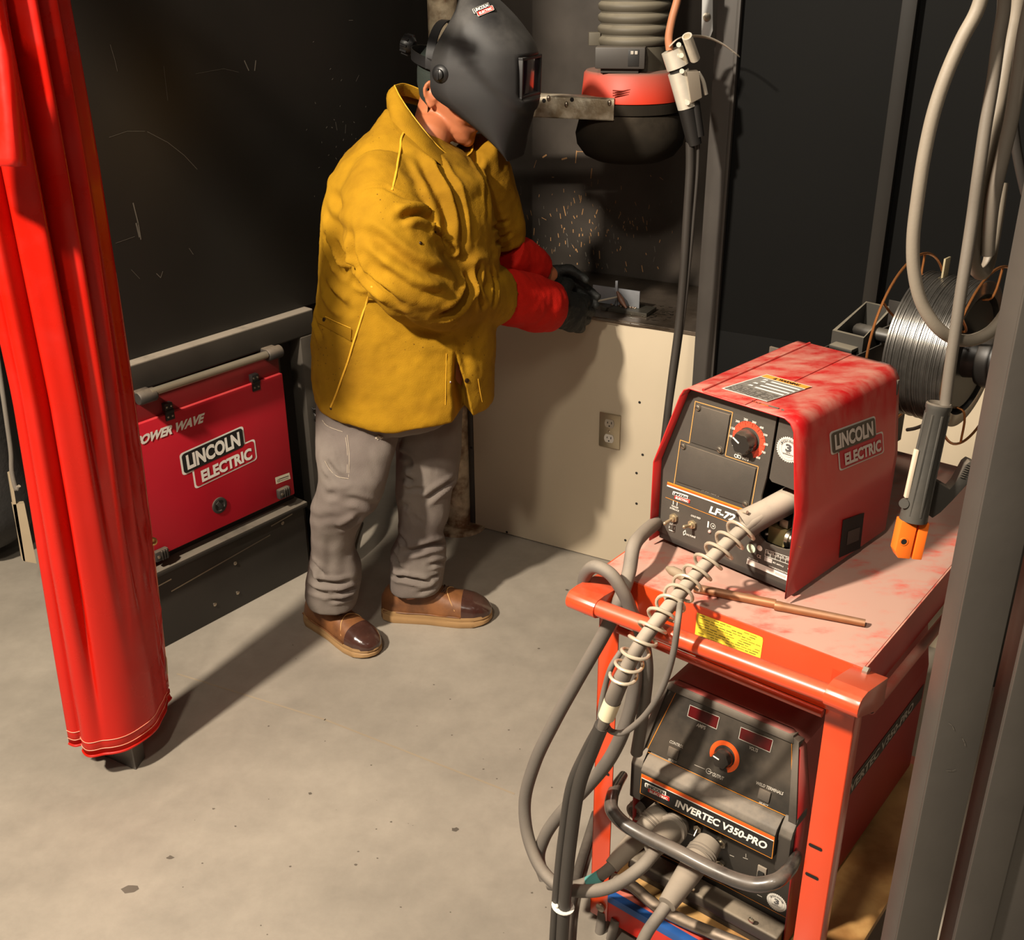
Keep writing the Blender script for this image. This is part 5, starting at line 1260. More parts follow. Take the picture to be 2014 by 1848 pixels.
m.tube(BRN, [onpl(1214, 573, BF.P(0, 0, n1-.02), BF.N), onpl(1222, 590, BF.P(0, 0, n1-.012), BF.N), onpl(1232, 606, BF.P(0, 0, n1-.004), BF.N)], [.004, .010, .003], 10, 5)  # dark flame-shaped tube stands in for the shadow at the rod tip
adopt(m.build('bar_and_shadow'), wp)
m = MB(); random.seed(6)
for k in range(26): m.ball(BRN if k % 2 else STEEL, BF.P(random.uniform(u0+.02, u1-.03), .853, n1-.030+random.uniform(-.004, .006)), random.uniform(.0015, .003), 6)
adopt(m.build('weld_bead'), wp)
# ================================================================ the welder
def interp2(tab, x):
    """tab: rows (key, a, b, ...) -> interpolated tuple (smooth)"""
    if x <= tab[0][0]: return tab[0][1:]
    for r0, r1 in zip(tab, tab[1:]):
        if x <= r1[0]:
            t = (x-r0[0])/(r1[0]-r0[0]); t = t*t*(3-2*t)*.5 + t*.5
            return tuple(a+(b-a)*t for a, b in zip(r0[1:], r1[1:]))
    return tab[-1][1:]
def pix_rings(tab, n, seg=48, ex=2.3, rot=0.0):
    """horizontal rings whose left/right silhouettes sit at measured pixels; rows: y, L, R, Y, halfdepth"""
    out = []; y0, y1 = tab[0][0], tab[-1][0]
    for i in range(n):
        y = y0+(y1-y0)*i/(n-1); L_, R_, Y, hd = interp2(tab, y)
        a = ony(L_, y, Y); b = ony(R_, y, Y); c = (a+b)/2; hw = (b-a).length/2; ring = []
        for k in range(seg):
            t = 2*pi*k/seg; ct, st = cos(t), sin(t)
            x = hw*math.copysign(abs(ct)**(2/ex), ct); d = hd*math.copysign(abs(st)**(2/ex), st)
            ring.append(Vector((c.x+x, c.y+d+x*rot, c.z)))
        out.append(ring)
    return out
def finish(mb, name, voxel, parent, smooth_it=4, extra=None):
    o = mb.build(name, None, True, 180)
    md = o.modifiers.new('r', 'REMESH'); md.mode = 'VOXEL'; md.voxel_size = voxel; md.use_smooth_shade = True
    if smooth_it:
        ms = o.modifiers.new('s', 'SMOOTH'); ms.factor = .6; ms.iterations = smooth_it
    bpy.context.view_layer.update()
    me = bpy.data.meshes.new_from_object(o.evaluated_get(bpy.context.evaluated_depsgraph_get()))
    mats = [s.material for s in o.material_slots]; old = o.data; o.modifiers.clear(); o.data = me; bpy.data.meshes.remove(old); me.name = name
    me.materials.clear()
    for m_ in mats: me.materials.append(m_)
    me.polygons.foreach_set('use_smooth', [True]*len(me.polygons))
    if parent is not None: adopt(o, parent)
    return o
def bvh_of(o):
    bm = bmesh.new(); bm.from_mesh(o.data); t = BVHTree.FromBMesh(bm); bm.free(); return t
def cast(tree, x, y):
    d = ray(x, y).normalized(); h = tree.ray_cast(CAM, d); return (h[0], h[1])
def get_co(o):
    n = len(o.data.vertices); a = np.empty(n*3); o.data.vertices.foreach_get('co', a); b = np.empty(n*3); o.data.vertices.foreach_get('normal', b)
    return a.reshape(-1, 3), b.reshape(-1, 3)
def set_co(o, a): o.data.vertices.foreach_set('co', a.ravel()); o.data.update()
def seg_dist(P, A, B):
    d = B-A; L2 = max((d*d).sum(), 1e-12); t = np.clip(((P-A)@d)/L2, 0, 1); return np.sqrt((((P-(A+t[:, None]*d)))**2).sum(1)), t
def folds(o, specs):
    """specs: (pixel polyline, depth (+ = groove), width, shoulder)"""
    tree = bvh_of(o); P, Nn = get_co(o); disp = np.zeros(len(P))
    for pts, amp, wd, sh in specs:
        W = [cast(tree, x, y)[0] for x, y in pts]; W = [w_ for w_ in W if w_ is not None]
        if len(W) < 2: continue
        W = spline(W, 4) if len(W) > 2 else W
        W = [np.array(w_) for w_ in W]; S_ = sum(np.linalg.norm(b-a) for a, b in zip(W, W[1:])); best = np.full(len(P), 9.); tt_ = np.zeros(len(P)); acc = 0
        for a, b in zip(W, W[1:]):
            l = np.linalg.norm(b-a); dd, t = seg_dist(P, a, b); m_ = dd < best; best[m_] = dd[m_]; tt_[m_] = ((acc+t*l)/S_)[m_]; acc += l
        env = np.clip(np.minimum(tt_, 1-tt_)*6, 0, 1)*.75+.25 if sh >= 0 else 1.0
        sh_ = abs(sh)
        disp += env*(-amp*np.exp(-(best/wd)**2) + sh_*amp*np.exp(-((best-1.9*wd)/(wd*.95))**2))
    set_co(o, P + Nn*disp[:, None])
def wrinkle(o, amp, sc, stretch=(1, 1, 1), seed=0.0):
    P, Nn = get_co(o); d = np.array([noise.fractal(Vector((p[0]*sc*stretch[0]+seed, p[1]*sc*stretch[1], p[2]*sc*stretch[2])), 1.0, 2.0, 3) for p in P])
    set_co(o, P + Nn*(d*amp)[:, None])

man = thing('person', 'person in a mustard leather welding jacket, grey jeans and black helmet bending over the bench', 'person', (-.36, 2.78, 0))
LEA = mat('mustard_suede_leather', (158, 117, 20), .88, var=.16, vscale=7, col2=(134, 96, 15), c2scale=5, bump=.3, bscale=420, spec=.15)
def _sp(nt, N, L, b):
    old = b.inputs['Base Color'].links[0].from_socket; geo = [n for n in N if n.type == 'NEW_GEOMETRY'][0]
    v = N.new('ShaderNodeTexVoronoi'); v.inputs['Scale'].default_value = 75; L.new(geo.outputs['Position'], v.inputs['Vector'])
    t = N.new('ShaderNodeTexNoise'); t.inputs['Scale'].default_value = 8; L.new(geo.outputs['Position'], t.inputs['Vector'])
    a = N.new('ShaderNodeMapRange'); a.inputs[1].default_value = .16; a.inputs[2].default_value = .10; L.new(v.outputs['Distance'], a.inputs[0])
    c = N.new('ShaderNodeMapRange'); c.inputs[1].default_value = .56; c.inputs[2].default_value = .68; L.new(t.outputs[0], c.inputs[0])
    mu = N.new('ShaderNodeMath'); mu.operation = 'MULTIPLY'; L.new(a.outputs[0], mu.inputs[0]); L.new(c.outputs[0], mu.inputs[1])
    mx = N.new('ShaderNodeMix'); mx.data_type = 'RGBA'; L.new(mu.outputs[0], mx.inputs[0]); L.new(old, mx.inputs[6]); mx.inputs[7].default_value = lin((86, 58, 14)); L.new(mx.outputs[2], b.inputs['Base Color'])
tweak(LEA, _sp)
LEAP = mat('mustard_piping', (222, 168, 40), .7, var=.06)
JEAN = mat('grey_work_denim', (116, 107, 99), .85, var=.12, vscale=8, bump=.3, bscale=500, col2=(104, 94, 88), c2scale=6, spec=.2)
SKIN = mat('warm_skin', (176, 106, 70), .5, var=.06); SKIN.node_tree.nodes['Principled BSDF'].inputs['Subsurface Weight'].default_value = .12
SKIN.node_tree.nodes['Principled BSDF'].inputs['Subsurface Radius'].default_value = (.01, .004, .002)
HELM = mat('matt_black_helmet', (40, 39, 39), .46, var=.08, spec=.45, dust=.35, dcol=(120, 116, 110), dthr=.54, bump=.04, bscale=700)
REDG = mat('red_suede_glove', (188, 24, 10), .8, var=.15, bump=.3, bscale=350, spec=.2); DKG = mat('dark_sooty_leather', (15, 16, 12), .7, var=.3, vscale=25, bump=.4, bscale=120)

# ---- trousers
near = [(770, 622, 800, 2.79, .09), (830, 622, 786, 2.755, .10), (880, 622, 778, 2.72, .105), (930, 627, 766, 2.685, .098), (965, 622, 756, 2.68, .09), (990, 613, 746, 2.685, .086), (1014, 610, 716, 2.70, .078), (1050, 612, 700, 2.715, .068), (1080, 613, 699, 2.73, .066), (1112, 607, 712, 2.74, .070), (1140, 603, 711, 2.745, .074), (1168, 601, 706, 2.75, .074), (1187, 610, 702, 2.75, .070)]
far = [(770, 740, 912, 2.90, .115), (830, 772, 909, 2.88, .105), (880, 780, 908, 2.87, .10), (935, 780, 902, 2.86, .09), (962, 778, 889, 2.855, .082), (1000, 783, 885, 2.85, .074), (1050, 784, 869, 2.845, .066), (1082, 769, 879, 2.845, .070), (1112, 768, 875, 2.845, .072), (1138, 765, 872, 2.845, .072), (1155, 766, 869, 2.845, .069)]
m = MB(); m.rings(JEAN, pix_rings(near, 50)); m.rings(JEAN, pix_rings(far, 50)); m.rings(JEAN, pix_rings([(700, 640, 905, 2.79, .15), (780, 630, 900, 2.79, .15), (822, 640, 885, 2.80, .13)], 12))
tr = finish(m, 'trousers', .0065, man, 5)
G = []
for pts, a, wd, sh in [
    ([(776, 984), (740, 992), (705, 985), (678, 981)], .007, .010, .6), ([(740, 1000), (708, 1015), (690, 1026), (673, 1037)], .012, .010, .7), ([(620, 968), (642, 974), (660, 972)], .006, .009, .5),
    ([(640, 905), (656, 930), (678, 941)], .008, .009, .6), ([(637, 939), (670, 946), (690, 943)], .005, .009, .5), ([(612, 1100), (625, 1118), (636, 1134)], .010, .009, .7),
    ([(612, 1135), (640, 1146), (685, 1142)], .011, .008, .8), ([(660, 1166), (685, 1160), (702, 1152)], .010, .007, .7), ([(648, 1181), (675, 1178), (697, 1170)], .008, .006, .6), ([(604, 1150), (622, 1163), (650, 1170)], .007, .008, .6),
    ([(778, 925), (795, 938), (812, 948)], .011, .009, .7), ([(782, 890), (800, 898), (806, 912), (798, 920)], .008, .008, .6), ([(800, 962), (820, 961), (836, 964)], .006, .007, .6), ([(836, 985), (858, 968), (880, 952), (893, 943)], .009, .009, .7),
    ([(780, 985), (792, 995), (800, 994)], .008, .010, .6), ([(812, 1012), (818, 1022), (830, 1030)], .005, .007, .5), ([(784, 1045), (795, 1066), (799, 1075)], .010, .009, .7), ([(795, 1085), (822, 1080), (850, 1071), (872, 1066)], .013, .009, .8),
    ([(771, 1085), (778, 1100), (785, 1118), (794, 1122)], .010, .008, .7), ([(844, 1112), (860, 1107), (875, 1106)], .009, .007, .7), ([(772, 1132), (795, 1136), (826, 1142), (844, 1144)], .012, .007, .8), ([(846, 1137), (857, 1134), (864, 1130)], .008, .006, .6),
    ([(822, 1166), (840, 1160), (860, 1150)], .006, .007, .6), ([(650, 1060), (648, 1100), (644, 1135)], .004, .012, .4), ([(690, 1085), (694, 1110), (690, 1140)], -.006, .02, 0),
    ([(783, 830), (784, 870), (782, 900)], .006, .010, .4), ([(848, 846), (852, 880), (855, 920), (850, 960)], .0018, .003, .5), ([(681, 850), (684, 890), (684, 940)], .0016, .003, .6), ([(687, 850), (690, 890), (690, 940)], .0016, .003, .6),
    ([(633, 827), (642, 836), (655, 842), (675, 850)], .003, .004, .6), ([(650, 850), (668, 900), (680, 938)], .003, .006, .5), ([(610, 1012), (640, 1020), (668, 1016)], .004, .012, .4)]: G.append((pts, a, wd, sh))
folds(tr, G); wrinkle(tr, .0035, 14, (1, 1, .6))
tree = bvh_of(tr)
def seam(parent, name, mt, pts, r, tree_, off=.0005):
    W = []
    for x, y in pts:
        h = cast(tree_, x, y)
        if h[0] is not None: W.append(h[0]+h[1]*off)
    if len(W) > 1:
        m = MB(); m.tube(mt, W, r, 6, 4); return m.build(name, parent)
ST = mat('pale_stitching', (160, 146, 128), .8)
for i, pts in enumerate([[(683, 855), (686, 880), (687, 910), (686, 938)], [(634, 826), (641, 835), (654, 842), (674, 849)], [(639, 906), (650, 925), (664, 937), (686, 941)], [(680, 860), (683, 885), (683, 930)]]): seam(tr, 'seam_stitching', ST, pts, .0009, tree)
h = cast(tree, 743, 861)
if h[0] is not None:
    m = MB(); random.seed(12); PT = mat('frayed_patch', (178, 166, 148), .9)
    for k in range(16): a_ = random.uniform(0, 6.3); r_ = random.uniform(.003, .012); q = h[0] + R2*r_*cos(a_) + Vector((0, 0, 1))*r_*sin(a_)*.6 + h[1]*.001; m.tube(PT, [q, q+R2*random.uniform(-.008, .012)+Vector((0, 0, random.uniform(-.004, .004)))+h[1]*.003], .0012, 5, 2)
    m.build('frayed_hole', tr)

# ---- boots
BT = mat('tan_boot_leather', (126, 80, 44), .55, var=.25, vscale=14, col2=(84, 52, 30), c2scale=9, bump=.2, bscale=60); SOL = mat('tan_wedge_sole', (154, 120, 78), .65, var=.18, vscale=10)
CAP = mat('dark_glued_toecap', (64, 40, 33), .2, var=.3, vscale=22, coat=.6, bump=.5, bscale=30); LACE = mat('brown_lace', (70, 42, 22), .8)
def boot(heel, toe, lab):
    heel = Vector(heel); toe = Vector(toe); d = (toe-heel); L_ = d.length; d.normalize(); sd = Vector((-d.y, d.x, 0)); k_ = L_/.30
    Mx = Matrix((d, sd, Vector((0, 0, 1)))).transposed().to_4x4() @ Matrix.Scale(k_, 4); Mx = Matrix.Translation(heel) @ Mx
    W_ = [(0, .012), (.006, .026), (.03, .037), (.08, .038), (.13, .040), (.18, .047), (.22, .051), (.255, .048), (.28, .037), (.295, .022), (.300, .006)]
    def wid(x): return interp(W_, x)
    out = [Vector((x, wid(x)*(1.06), 0)) for x in [i*.30/40 for i in range(41)]]; poly_ = out + [Vector((p.x, -p.y, 0)) for p in out[::-1]]
    m = MB(); R = []
    for z, s_ in ((0, .95), (.004, 1.0), (.016, 1.0), (.020, .97), (.024, 1.0), (.032, .98)):
        R.append([Mx @ Vector((.15+(p.x-.15)*s_*(1.0), p.y*s_, z - .004*sm(.25, .30, p.x)*(z < .01)*-1 + .005*sm(.12, 0, p.x)*(z > .01))) for p in poly_])
    m.rings(SOL, R); so = m.build('boot_sole', None)
    HT = [(0, .060), (.01, .082), (.03, .105), (.05, .125), (.08, .130), (.11, .118), (.15, .098), (.19, .084), (.22, .077), (.25, .070), (.275, .058), (.29, .046), (.297, .036)]
    def up(m, mt, x0, x1, grow, n=30):
        R = []
        for i in range(n+1):
            x = x0+(x1-x0)*i/n; w_ = max(wid(x)-.001, .004)+grow; h_ = interp(HT, x)+grow; r_ = []
            for k in range(25):
                t = pi*k/24; c_, s_ = cos(t), sin(t)
                sq = lambda v, e: math.copysign(abs(v)**e, v)
                r_.append(Mx @ Vector((x, w_*sq(c_, .75)*(1-.28*s_*sm(.13, 0, x)), .028 + (h_-.028)*sq(s_, .8))))
            R.append(r_)
        m.rings(mt, R)
    m = MB(); up(m, BT, .003, .297, 0); m.box(BT, .004, .008, -.001, .001, .03, .05, Mx, bev=0)
    m.tube(BT, [Mx @ Vector((x, s__*(wid(x)+.002), .034)) for s__ in (1,) for x in (.01, .06, .12, .18, .22)], .002, 6, 4); m.tube(BT, [Mx @ Vector((x, -(wid(x)+.002), .034)) for x in (.01, .06, .12, .18, .22)], .002, 6, 4)
    m.tube(mat('boot_seam', (196, 150, 92), .7), [Mx @ Vector((.205, .046, .05)), Mx @ Vector((.190, .030, .078)), Mx @ Vector((.180, 0, .0885)), Mx @ Vector((.190, -.030, .078)), Mx @ Vector((.205, -.046, .05))], .0012, 6, 5)
    b = m.build('boot', man, ang=60); b['label'] = lab
    adopt(so, b)
    m = MB(); up(m, CAP, .222, .2985, .0016, 16); m.build('toe_cap', b)
    m = MB()
    for i in range(5):
        x = .095+i*.019; h_ = interp(HT, x)+.002
        m.tube(LACE, [Mx @ Vector((x, .019, h_-.003)), Mx @ Vector((x+.006, 0, h_+.002)), Mx @ Vector((x+.004, -.019, h_-.003))], .0026*k_, 6, 4)
        m.tube(LACE, [Mx @ Vector((x+.010, .019, h_-.006)), Mx @ Vector((x+.004, 0, h_+.001)), Mx @ Vector((x-.004, -.019, h_-.003))], .0026*k_, 6, 4)
    m.build('lace', b)
    for s_ in (1, -1):
        for i in range(2):
            x = .115+i*.02; m = MB(); c_ = Mx @ Vector((x, s_*.021, interp(HT, x)-.004)); n_ = (Mx.to_3x3() @ Vector((0, s_*.6, .8))).normalized(); m.lathe(BRIGHT, c_, n_, [(0, .0045), (.0015, .0045), (.0015, .002)], 12); m.build('eyelet', b)
    return b
boot(onz(609, 1214), onz(741, 1291), 'tan boot nearer the camera with a dark scuffed toe cap'); boot(onz(752, 1209), onz(968, 1217), 'tan boot farther from the camera pointing right')

# ---- jacket
tor = [(214, 758, 785, 2.87, .02), (228, 748, 810, 2.865, .045), (250, 731, 842, 2.85, .080), (278, 702, 878, 2.84, .118), (312, 670, 920, 2.825, .155), (350, 648, 955, 2.81, .195), (420, 634, 972, 2.80, .195), (500, 630, 982, 2.80, .185), (580, 623, 980, 2.80, .175), (660, 614, 974, 2.80, .172), (740, 614, 971, 2.80, .178), (772, 620, 971, 2.80, .182), (788, 632, 966, 2.80, .178)]
m = MB(); m.rings(LEA, pix_rings(tor, 70, 64, 2.4))
def ptube(m, mt, rows, seg=28, flat=1.0): m.tube(mt, [ony(x, y, Y) for x, y, Y, r in rows], [r for *_, r in rows], seg, 8, True, flat)
nsl = [(758, 335, 2.74, .075), (752, 385, 2.68, .098), (760, 440, 2.63, .106), (780, 500, 2.60, .106), (806, 548, 2.60, .100), (845, 575, 2.64, .092), (890, 583, 2.70, .084), (935, 581, 2.77, .082), (976, 580, 2.84, .079)]
ptube(m, LEA, nsl)
ptube(m, LEA, [(925, 300, 2.90, .07), (950, 350, 2.94, .078), (968, 400, 2.97, .076), (985, 445, 2.99, .070), (990, 478, 3.00, .060)])
jk = finish(m, 'jacket', .0062, man, 6)
P, Nn = get_co(jk)
# wedge where the front hangs open below, and the slack pouch of the forearm sleeve
pp = np.array([[*projpx(Vector(p))] for p in P])
inw = np.clip((pp[:, 1]-688)/60, 0, 1) * np.clip(1-np.abs(pp[:, 0]-(893+(pp[:, 1]-690)*.13))/(4+(pp[:, 1]-690).clip(0)*.13), 0, 1) * (Nn[:, 1] < .2)
P = P + np.array([.0, 1.0, 0])[None, :]*(inw*.10)[:, None]
P[:, 2] -= .02*np.exp(-((pp[:, 0]-765)/90)**2)*np.clip((pp[:, 1]-760)/60, 0, 1)*(Nn[:, 1] < .3)
set_co(jk, P)
J = [([(703, 380), (716, 372), (732, 367), (745, 366), (758, 367), (774, 377), (792, 386), (810, 392), (824, 400), (836, 409), (847, 425)], .0035, .005, .7),
     ([(819, 308), (838, 336), (850, 355), (858, 373), (868, 396), (875, 422), (878, 471)], .012, .012, .7), ([(845, 300), (858, 312), (872, 334), (888, 357), (900, 385), (907, 416), (910, 487)], .013, .009, .5),
     ([(786, 430), (800, 424), (819, 421), (834, 427), (848, 437)], .018, .010, .8), ([(850, 453), (862, 463), (875, 477), (891, 492)], .010, .007, -.9),
     ([(693, 461), (694, 480), (698, 503), (706, 522), (716, 540), (738, 560), (762, 577), (784, 600)], .016, .012, .6), ([(712, 458), (739, 466), (762, 486), (793, 512), (820, 527), (848, 537), (868, 543), (883, 550)], .012, .014, .8),
     ([(735, 520), (758, 535), (780, 545), (805, 560), (830, 572), (855, 576), (878, 570)], .007, .014, .7), ([(922, 532), (921, 555), (918, 577), (908, 594), (896, 604), (880, 613), (861, 619)], .015, .011, .9),
     ([(940, 520), (938, 545), (937, 566), (942, 586), (950, 601)], .013, .008, .8), ([(967, 529), (971, 552), (972, 580), (970, 600)], .009, .007, .6),
     ([(930, 522), (936, 508), (948, 506), (962, 514)], -.010, .012, 0),
     ([(642, 469), (652, 490), (664, 512), (676, 535)], .017, .010, .8), ([(664, 478), (682, 503), (702, 528)], .016, .009, .8), ([(639, 560), (650, 578), (664, 594), (682, 609)], .013, .013, .7), ([(700, 548), (712, 556), (722, 568)], .010, .010, .7),
     ([(618, 620), (626, 645), (636, 668)], .009, .009, .6), ([(628, 634), (645, 643), (664, 653), (680, 664), (691, 672)], .0045, .003, -.3), ([(650, 380), (664, 395), (676, 420)], .006, .016, .5), ([(640, 410), (660, 440), (690, 455)], .007, .016, .6),
     ([(770, 600), (790, 622), (812, 640), (850, 655), (892, 662)], .010, .018, .4), ([(968, 448), (985, 440), (998, 436)], .009, .006, .7), ([(975, 478), (990, 468), (1004, 460)], .009, .006, .7), ([(968, 500), (985, 490), (1003, 484)], .006, .006, .6),
     ([(930, 300), (945, 340), (955, 380), (960, 430)], .010, .010, .5), ([(915, 500), (916, 560)], .006, .010, .4), ([(893, 560), (893, 640), (893, 690)], .004, .004, .5), ([(905, 660), (912, 700), (920, 740)], .005, .012, .5)]
folds(jk, J); wrinkle(jk, .005, 9, (1, 1, .8), 4.0); wrinkle(jk, .0015, 38, (1, 1, 1), 9.0)
tree = bvh_of(jk)
for pts in ([(803, 247), (796, 258), (789, 273), (788, 290), (783, 315), (778, 345), (771, 375)], [(731, 564), (722, 592), (712, 622), (706, 642), (695, 675), (684, 712), (672, 745), (660, 778), (651, 800)],
            ): seam(jk, 'piping', LEAP, pts, .0026, tree, .001)
for pts in ([(878, 695), (877, 740), (876, 796)], [(940, 745), (944, 770), (948, 790)], [(640, 622), (660, 632), (690, 645)]): seam(jk, 'stitch_line', LEAP, pts, .0009, tree, .0008)
SNB = mat('dark_snap', (58, 40, 22), .4, .6)
for x, y, r in ((638, 629, .0062), (918, 748, .0062), (651, 803, .0035), (827, 478, .004), (856, 456, .0028), (886, 751, .0035)):
    h = cast(tree, x, y)
    if h[0] is not None: m = MB(); m.lathe(SNB if x != 886 else BRIGHT, h[0], h[1], [(0, r), (.0015, r), (.003, r*.6)], 16); m.build('snap_button', jk)
# pocket flap
W = [cast(tree, x, y) for x, y in ((626, 622), (655, 633), (693, 648), (692, 672), (664, 656), (628, 636))]
if all(h[0] is not None for h in W):
    m = MB(); nn = sum((h[1] for h in W), Vector())/6; m.prism(LEA, [h[0]-nn*.002 for h in W], nn.normalized()*.007, .0015); m.build('pocket_flap', jk)

# ---- helmet frame
azf = radians(114); Fh = Vector((sin(azf), cos(azf), 0)); Lh = Vector((-Fh.y, Fh.x, 0)); Zh = Vector((0, 0, 1))
pt = radians(-2); F_ = (Fh*cos(pt)+Zh*sin(pt)).normalized(); U_ = F_.cross(Lh)*1.0
if U_.z < 0: U_ = -U_
OH = ony(1028, 312, 2.826) - F_*.17 + U_*.17
def HW(f, l, u): return OH + F_*f + Lh*l + U_*u

# ---- body (one continuous skin surface, mostly under the clothes)
ph = radians(-14); Fd = (Fh*cos(ph)+Zh*sin(ph)).normalized(); Ud = (Zh*cos(ph)-Fh*sin(ph)).normalized()
OD = HW(-.035, 0, -.028)
def DW(f, l, u): return OD + (Fd*f + Lh*l + Ud*u)*.92
HR_ = [(-.120, .040, .078, .016), (-.114, .020, .090, .030), (-.098, -.005, .096, .044), (-.075, -.030, .097, .055), (-.05, -.055, .096, .061), (-.02, -.078, .093, .067), (.01, -.090, .091, .071), (.045, -.096, .091, .074), (.075, -.095, .086, .072), (.10, -.083, .068, .062), (.12, -.055, .038, .042), (.130, -.02, .002, .012)]
m = MB(); R = []
for i in range(40):
    z = -.120+.25*i/39; xb, xf, hw = interp2(HR_, z); c = (xb+xf)/2; rx = (xf-xb)/2
    R.append([DW(c+rx*math.copysign(abs(cos(t))**.9, cos(t)), hw*math.copysign(abs(sin(t))**.9, sin(t)), z) for t in [2*pi*k/40 for k in range(40)]])
m.rings(SKIN, R)
m.tube(SKIN, [DW(.088, 0, .040), DW(.100, 0, .015), DW(.116, 0, -.014), DW(.100, 0, -.024)], [.008, .010, .013, .009], 12, 4)
for s_ in (-1, 1): m.ball(SKIN, DW(.102, s_*.012, -.018), .0085, 10); m.ball(SKIN, DW(.070, s_*.034, -.030), .026, 12, (1, 1, 1.1)); m.tube(SKIN, [DW(.086, s_*.014, .052), DW(.088, s_*.034, .056), DW(.074, s_*.052, .050)], .0075, 8, 4); m.ball(SKIN, DW(.080, s_*.032, .034), .013, 10)
m.tube(SKIN, [DW(.086, -.026, -.062), DW(.099, -.010, -.0575), DW(.1005, 0, -.0585), DW(.099, .010, -.0575), DW(.086, .026, -.062)], [.003, .0055, .005, .0055, .003], 10, 4)
m.tube(SKIN, [DW(.086, -.024, -.067), DW(.097, -.009, -.0715), DW(.098, .009, -.0715), DW(.086, .024, -.067)], [.003, .0062, .0062, .003], 10, 4)
m.ball(SKIN, DW(.078, 0, -.104), .020, 12)
for s_ in (-1, 1):
    P_ = [DW(-.012, s_*.073, .028), DW(-.026, s_*.083, .030), DW(-.034, s_*.087, .010), DW(-.026, s_*.083, -.014), DW(-.012, s_*.077, -.030), DW(-.004, s_*.074, -.024)]
    m.tube(SKIN, P_, [.005, .0055, .0055, .005, .0075, .004], 10, 5); m.ball(SKIN, DW(-.014, s_*.073, -.002), .011, 10, (1.2, .6, 1.6)); m.ball(SKIN, DW(-.003, s_*.074, -.008), .005, 8)
m.tube(SKIN, [DW(-.02, 0, -.03), DW(-.03, 0, -.10), ony(846, 268, 2.86), ony(824, 318, 2.86)], [.055, .053, .052, .055], 24, 6)
bt = [(365, 700, 880, 2.83, .12), (370, 675, 915, 2.82, .14), (450, 665, 935, 2.80, .14), (600, 670, 930, 2.80, .12), (720, 660, 925, 2.80, .13), (800, 660, 890, 2.80, .12)]
m.rings(SKIN, pix_rings(bt, 24))
ptube(m, SKIN, [(x, y, Y, r*.55) for x, y, Y, r in nsl] + [(1030, 590, 2.93, .033), (1080, 600, 3.0, .028)], 16)
ptube(m, SKIN, [(925, 370, 2.88, .045), (966, 405, 2.97, .04), (1004, 480, 3.00, .032), (1050, 515, 3.05, .028), (1085, 545, 3.09, .026)], 16)
for tb_, ank, toe_ in ((near, onz(640, 1222, .0), onz(725, 1275)), (far, onz(775, 1212, .0), onz(940, 1217))):
    rows = [((r[1]+r[2])/2, r[0], r[3], min(r[4]*.62, .075)) for r in tb_]
    ptube(m, SKIN, rows, 16); m.tube(SKIN, [ony(rows[-1][0], rows[-1][1], rows[-1][2]), ank.lerp(toe_, .15)+Vector((0, 0, .055)), ank.lerp(toe_, .5)+Vector((0, 0, .052)), ank.lerp(toe_, .85)+Vector((0, 0, .046))], [.035, .026, .026, .016], 12, 5)
body = finish(m, 'body', .0042, man, 5)
for s_ in (-1, 1):
    m = MB(); m.ball(mat('eye_white', (226, 220, 208), .2), DW(.0865, s_*.031, .034), .0115, 14); m.ball(mat('dark_iris', (50, 30, 20), .2), DW(.0945, s_*.031, .032), .0050, 10); m.build('eye', body)
# skull cap
m = MB(); CAPM = mat('dark_green_cap', (30, 38, 32), .8, var=.2, bump=.2, bscale=200); R = []
for i in range(26):
    z = -.060+.196*i/25; zz = min(z, .130); xb, xf, hw = interp2(HR_, zz); g = .006; c = (xb+xf)/2; rx = (xf-xb)/2+g
    cutf = -.010 if z < -.0 else (-.010+(z)*.5 if z < .03 else .2); r_ = []
    for k in range(48):
        t = 2*pi*k/48; x = c+rx*cos(t); y = (hw+g)*sin(t)
        if z < .035: x = min(x, -.024 + .03*sm(-.01, .035, z))
        r_.append(DW(x, y, z + (.006 if i == 25 else 0)))
    R.append(r_)
m.rings(CAPM, R); m.build('skull_cap', man)
# collar
CB = [ony(*q) for q in ((762, 205, 2.86), (768, 226, 2.77), (790, 250, 2.715), (820, 277, 2.70), (850, 304, 2.70), (880, 327, 2.72), (905, 336, 2.77), (925, 332, 2.85), (936, 312, 2.92), (920, 270, 2.97), (880, 235, 2.985), (830, 205, 2.97), (785, 195, 2.93))]
CT = [ony(*q) for q in ((776, 168, 2.86), (788, 192, 2.80), (808, 222, 2.765), (831, 252, 2.75), (856, 282, 2.745), (880, 303, 2.76), (903, 311, 2.80), (922, 304, 2.85), (930, 288, 2.90), (915, 245, 2.94), (880, 210, 2.95), (838, 182, 2.94), (797, 165, 2.91))]
LB = spline(CB+[CB[0]], 5)[:-1]; LT = spline(CT+[CT[0]], 5)[:-1]; R = []; ctr = sum(LB, Vector())/len(LB)
for kk in range(7):
    t_ = kk/6; R.append([a_.lerp(b_, t_) + (a_-ctr).normalized()*(.010*sin(pi*t_)) + Vector((0, 0, -.008*(1-t_))) for a_, b_ in zip(LB, LT)])
R.append([p + (ctr-p).normalized()*.005 - Vector((0, 0, .001)) for p in R[-1]]); R.append([p.lerp(q, .5) + (ctr-p).normalized()*.004 for p, q in zip(R[-1], R[0])])
m = MB(); m.rings(LEA, R, True, False); co = m.build('jacket_collar', jk, ang=180); wrinkle(co, .003, 22)
m = MB(); m.tube(LEAP, [p for p in R[6]]+[R[6][0]], .0015, 6, 1); m.build('collar_edge', co)

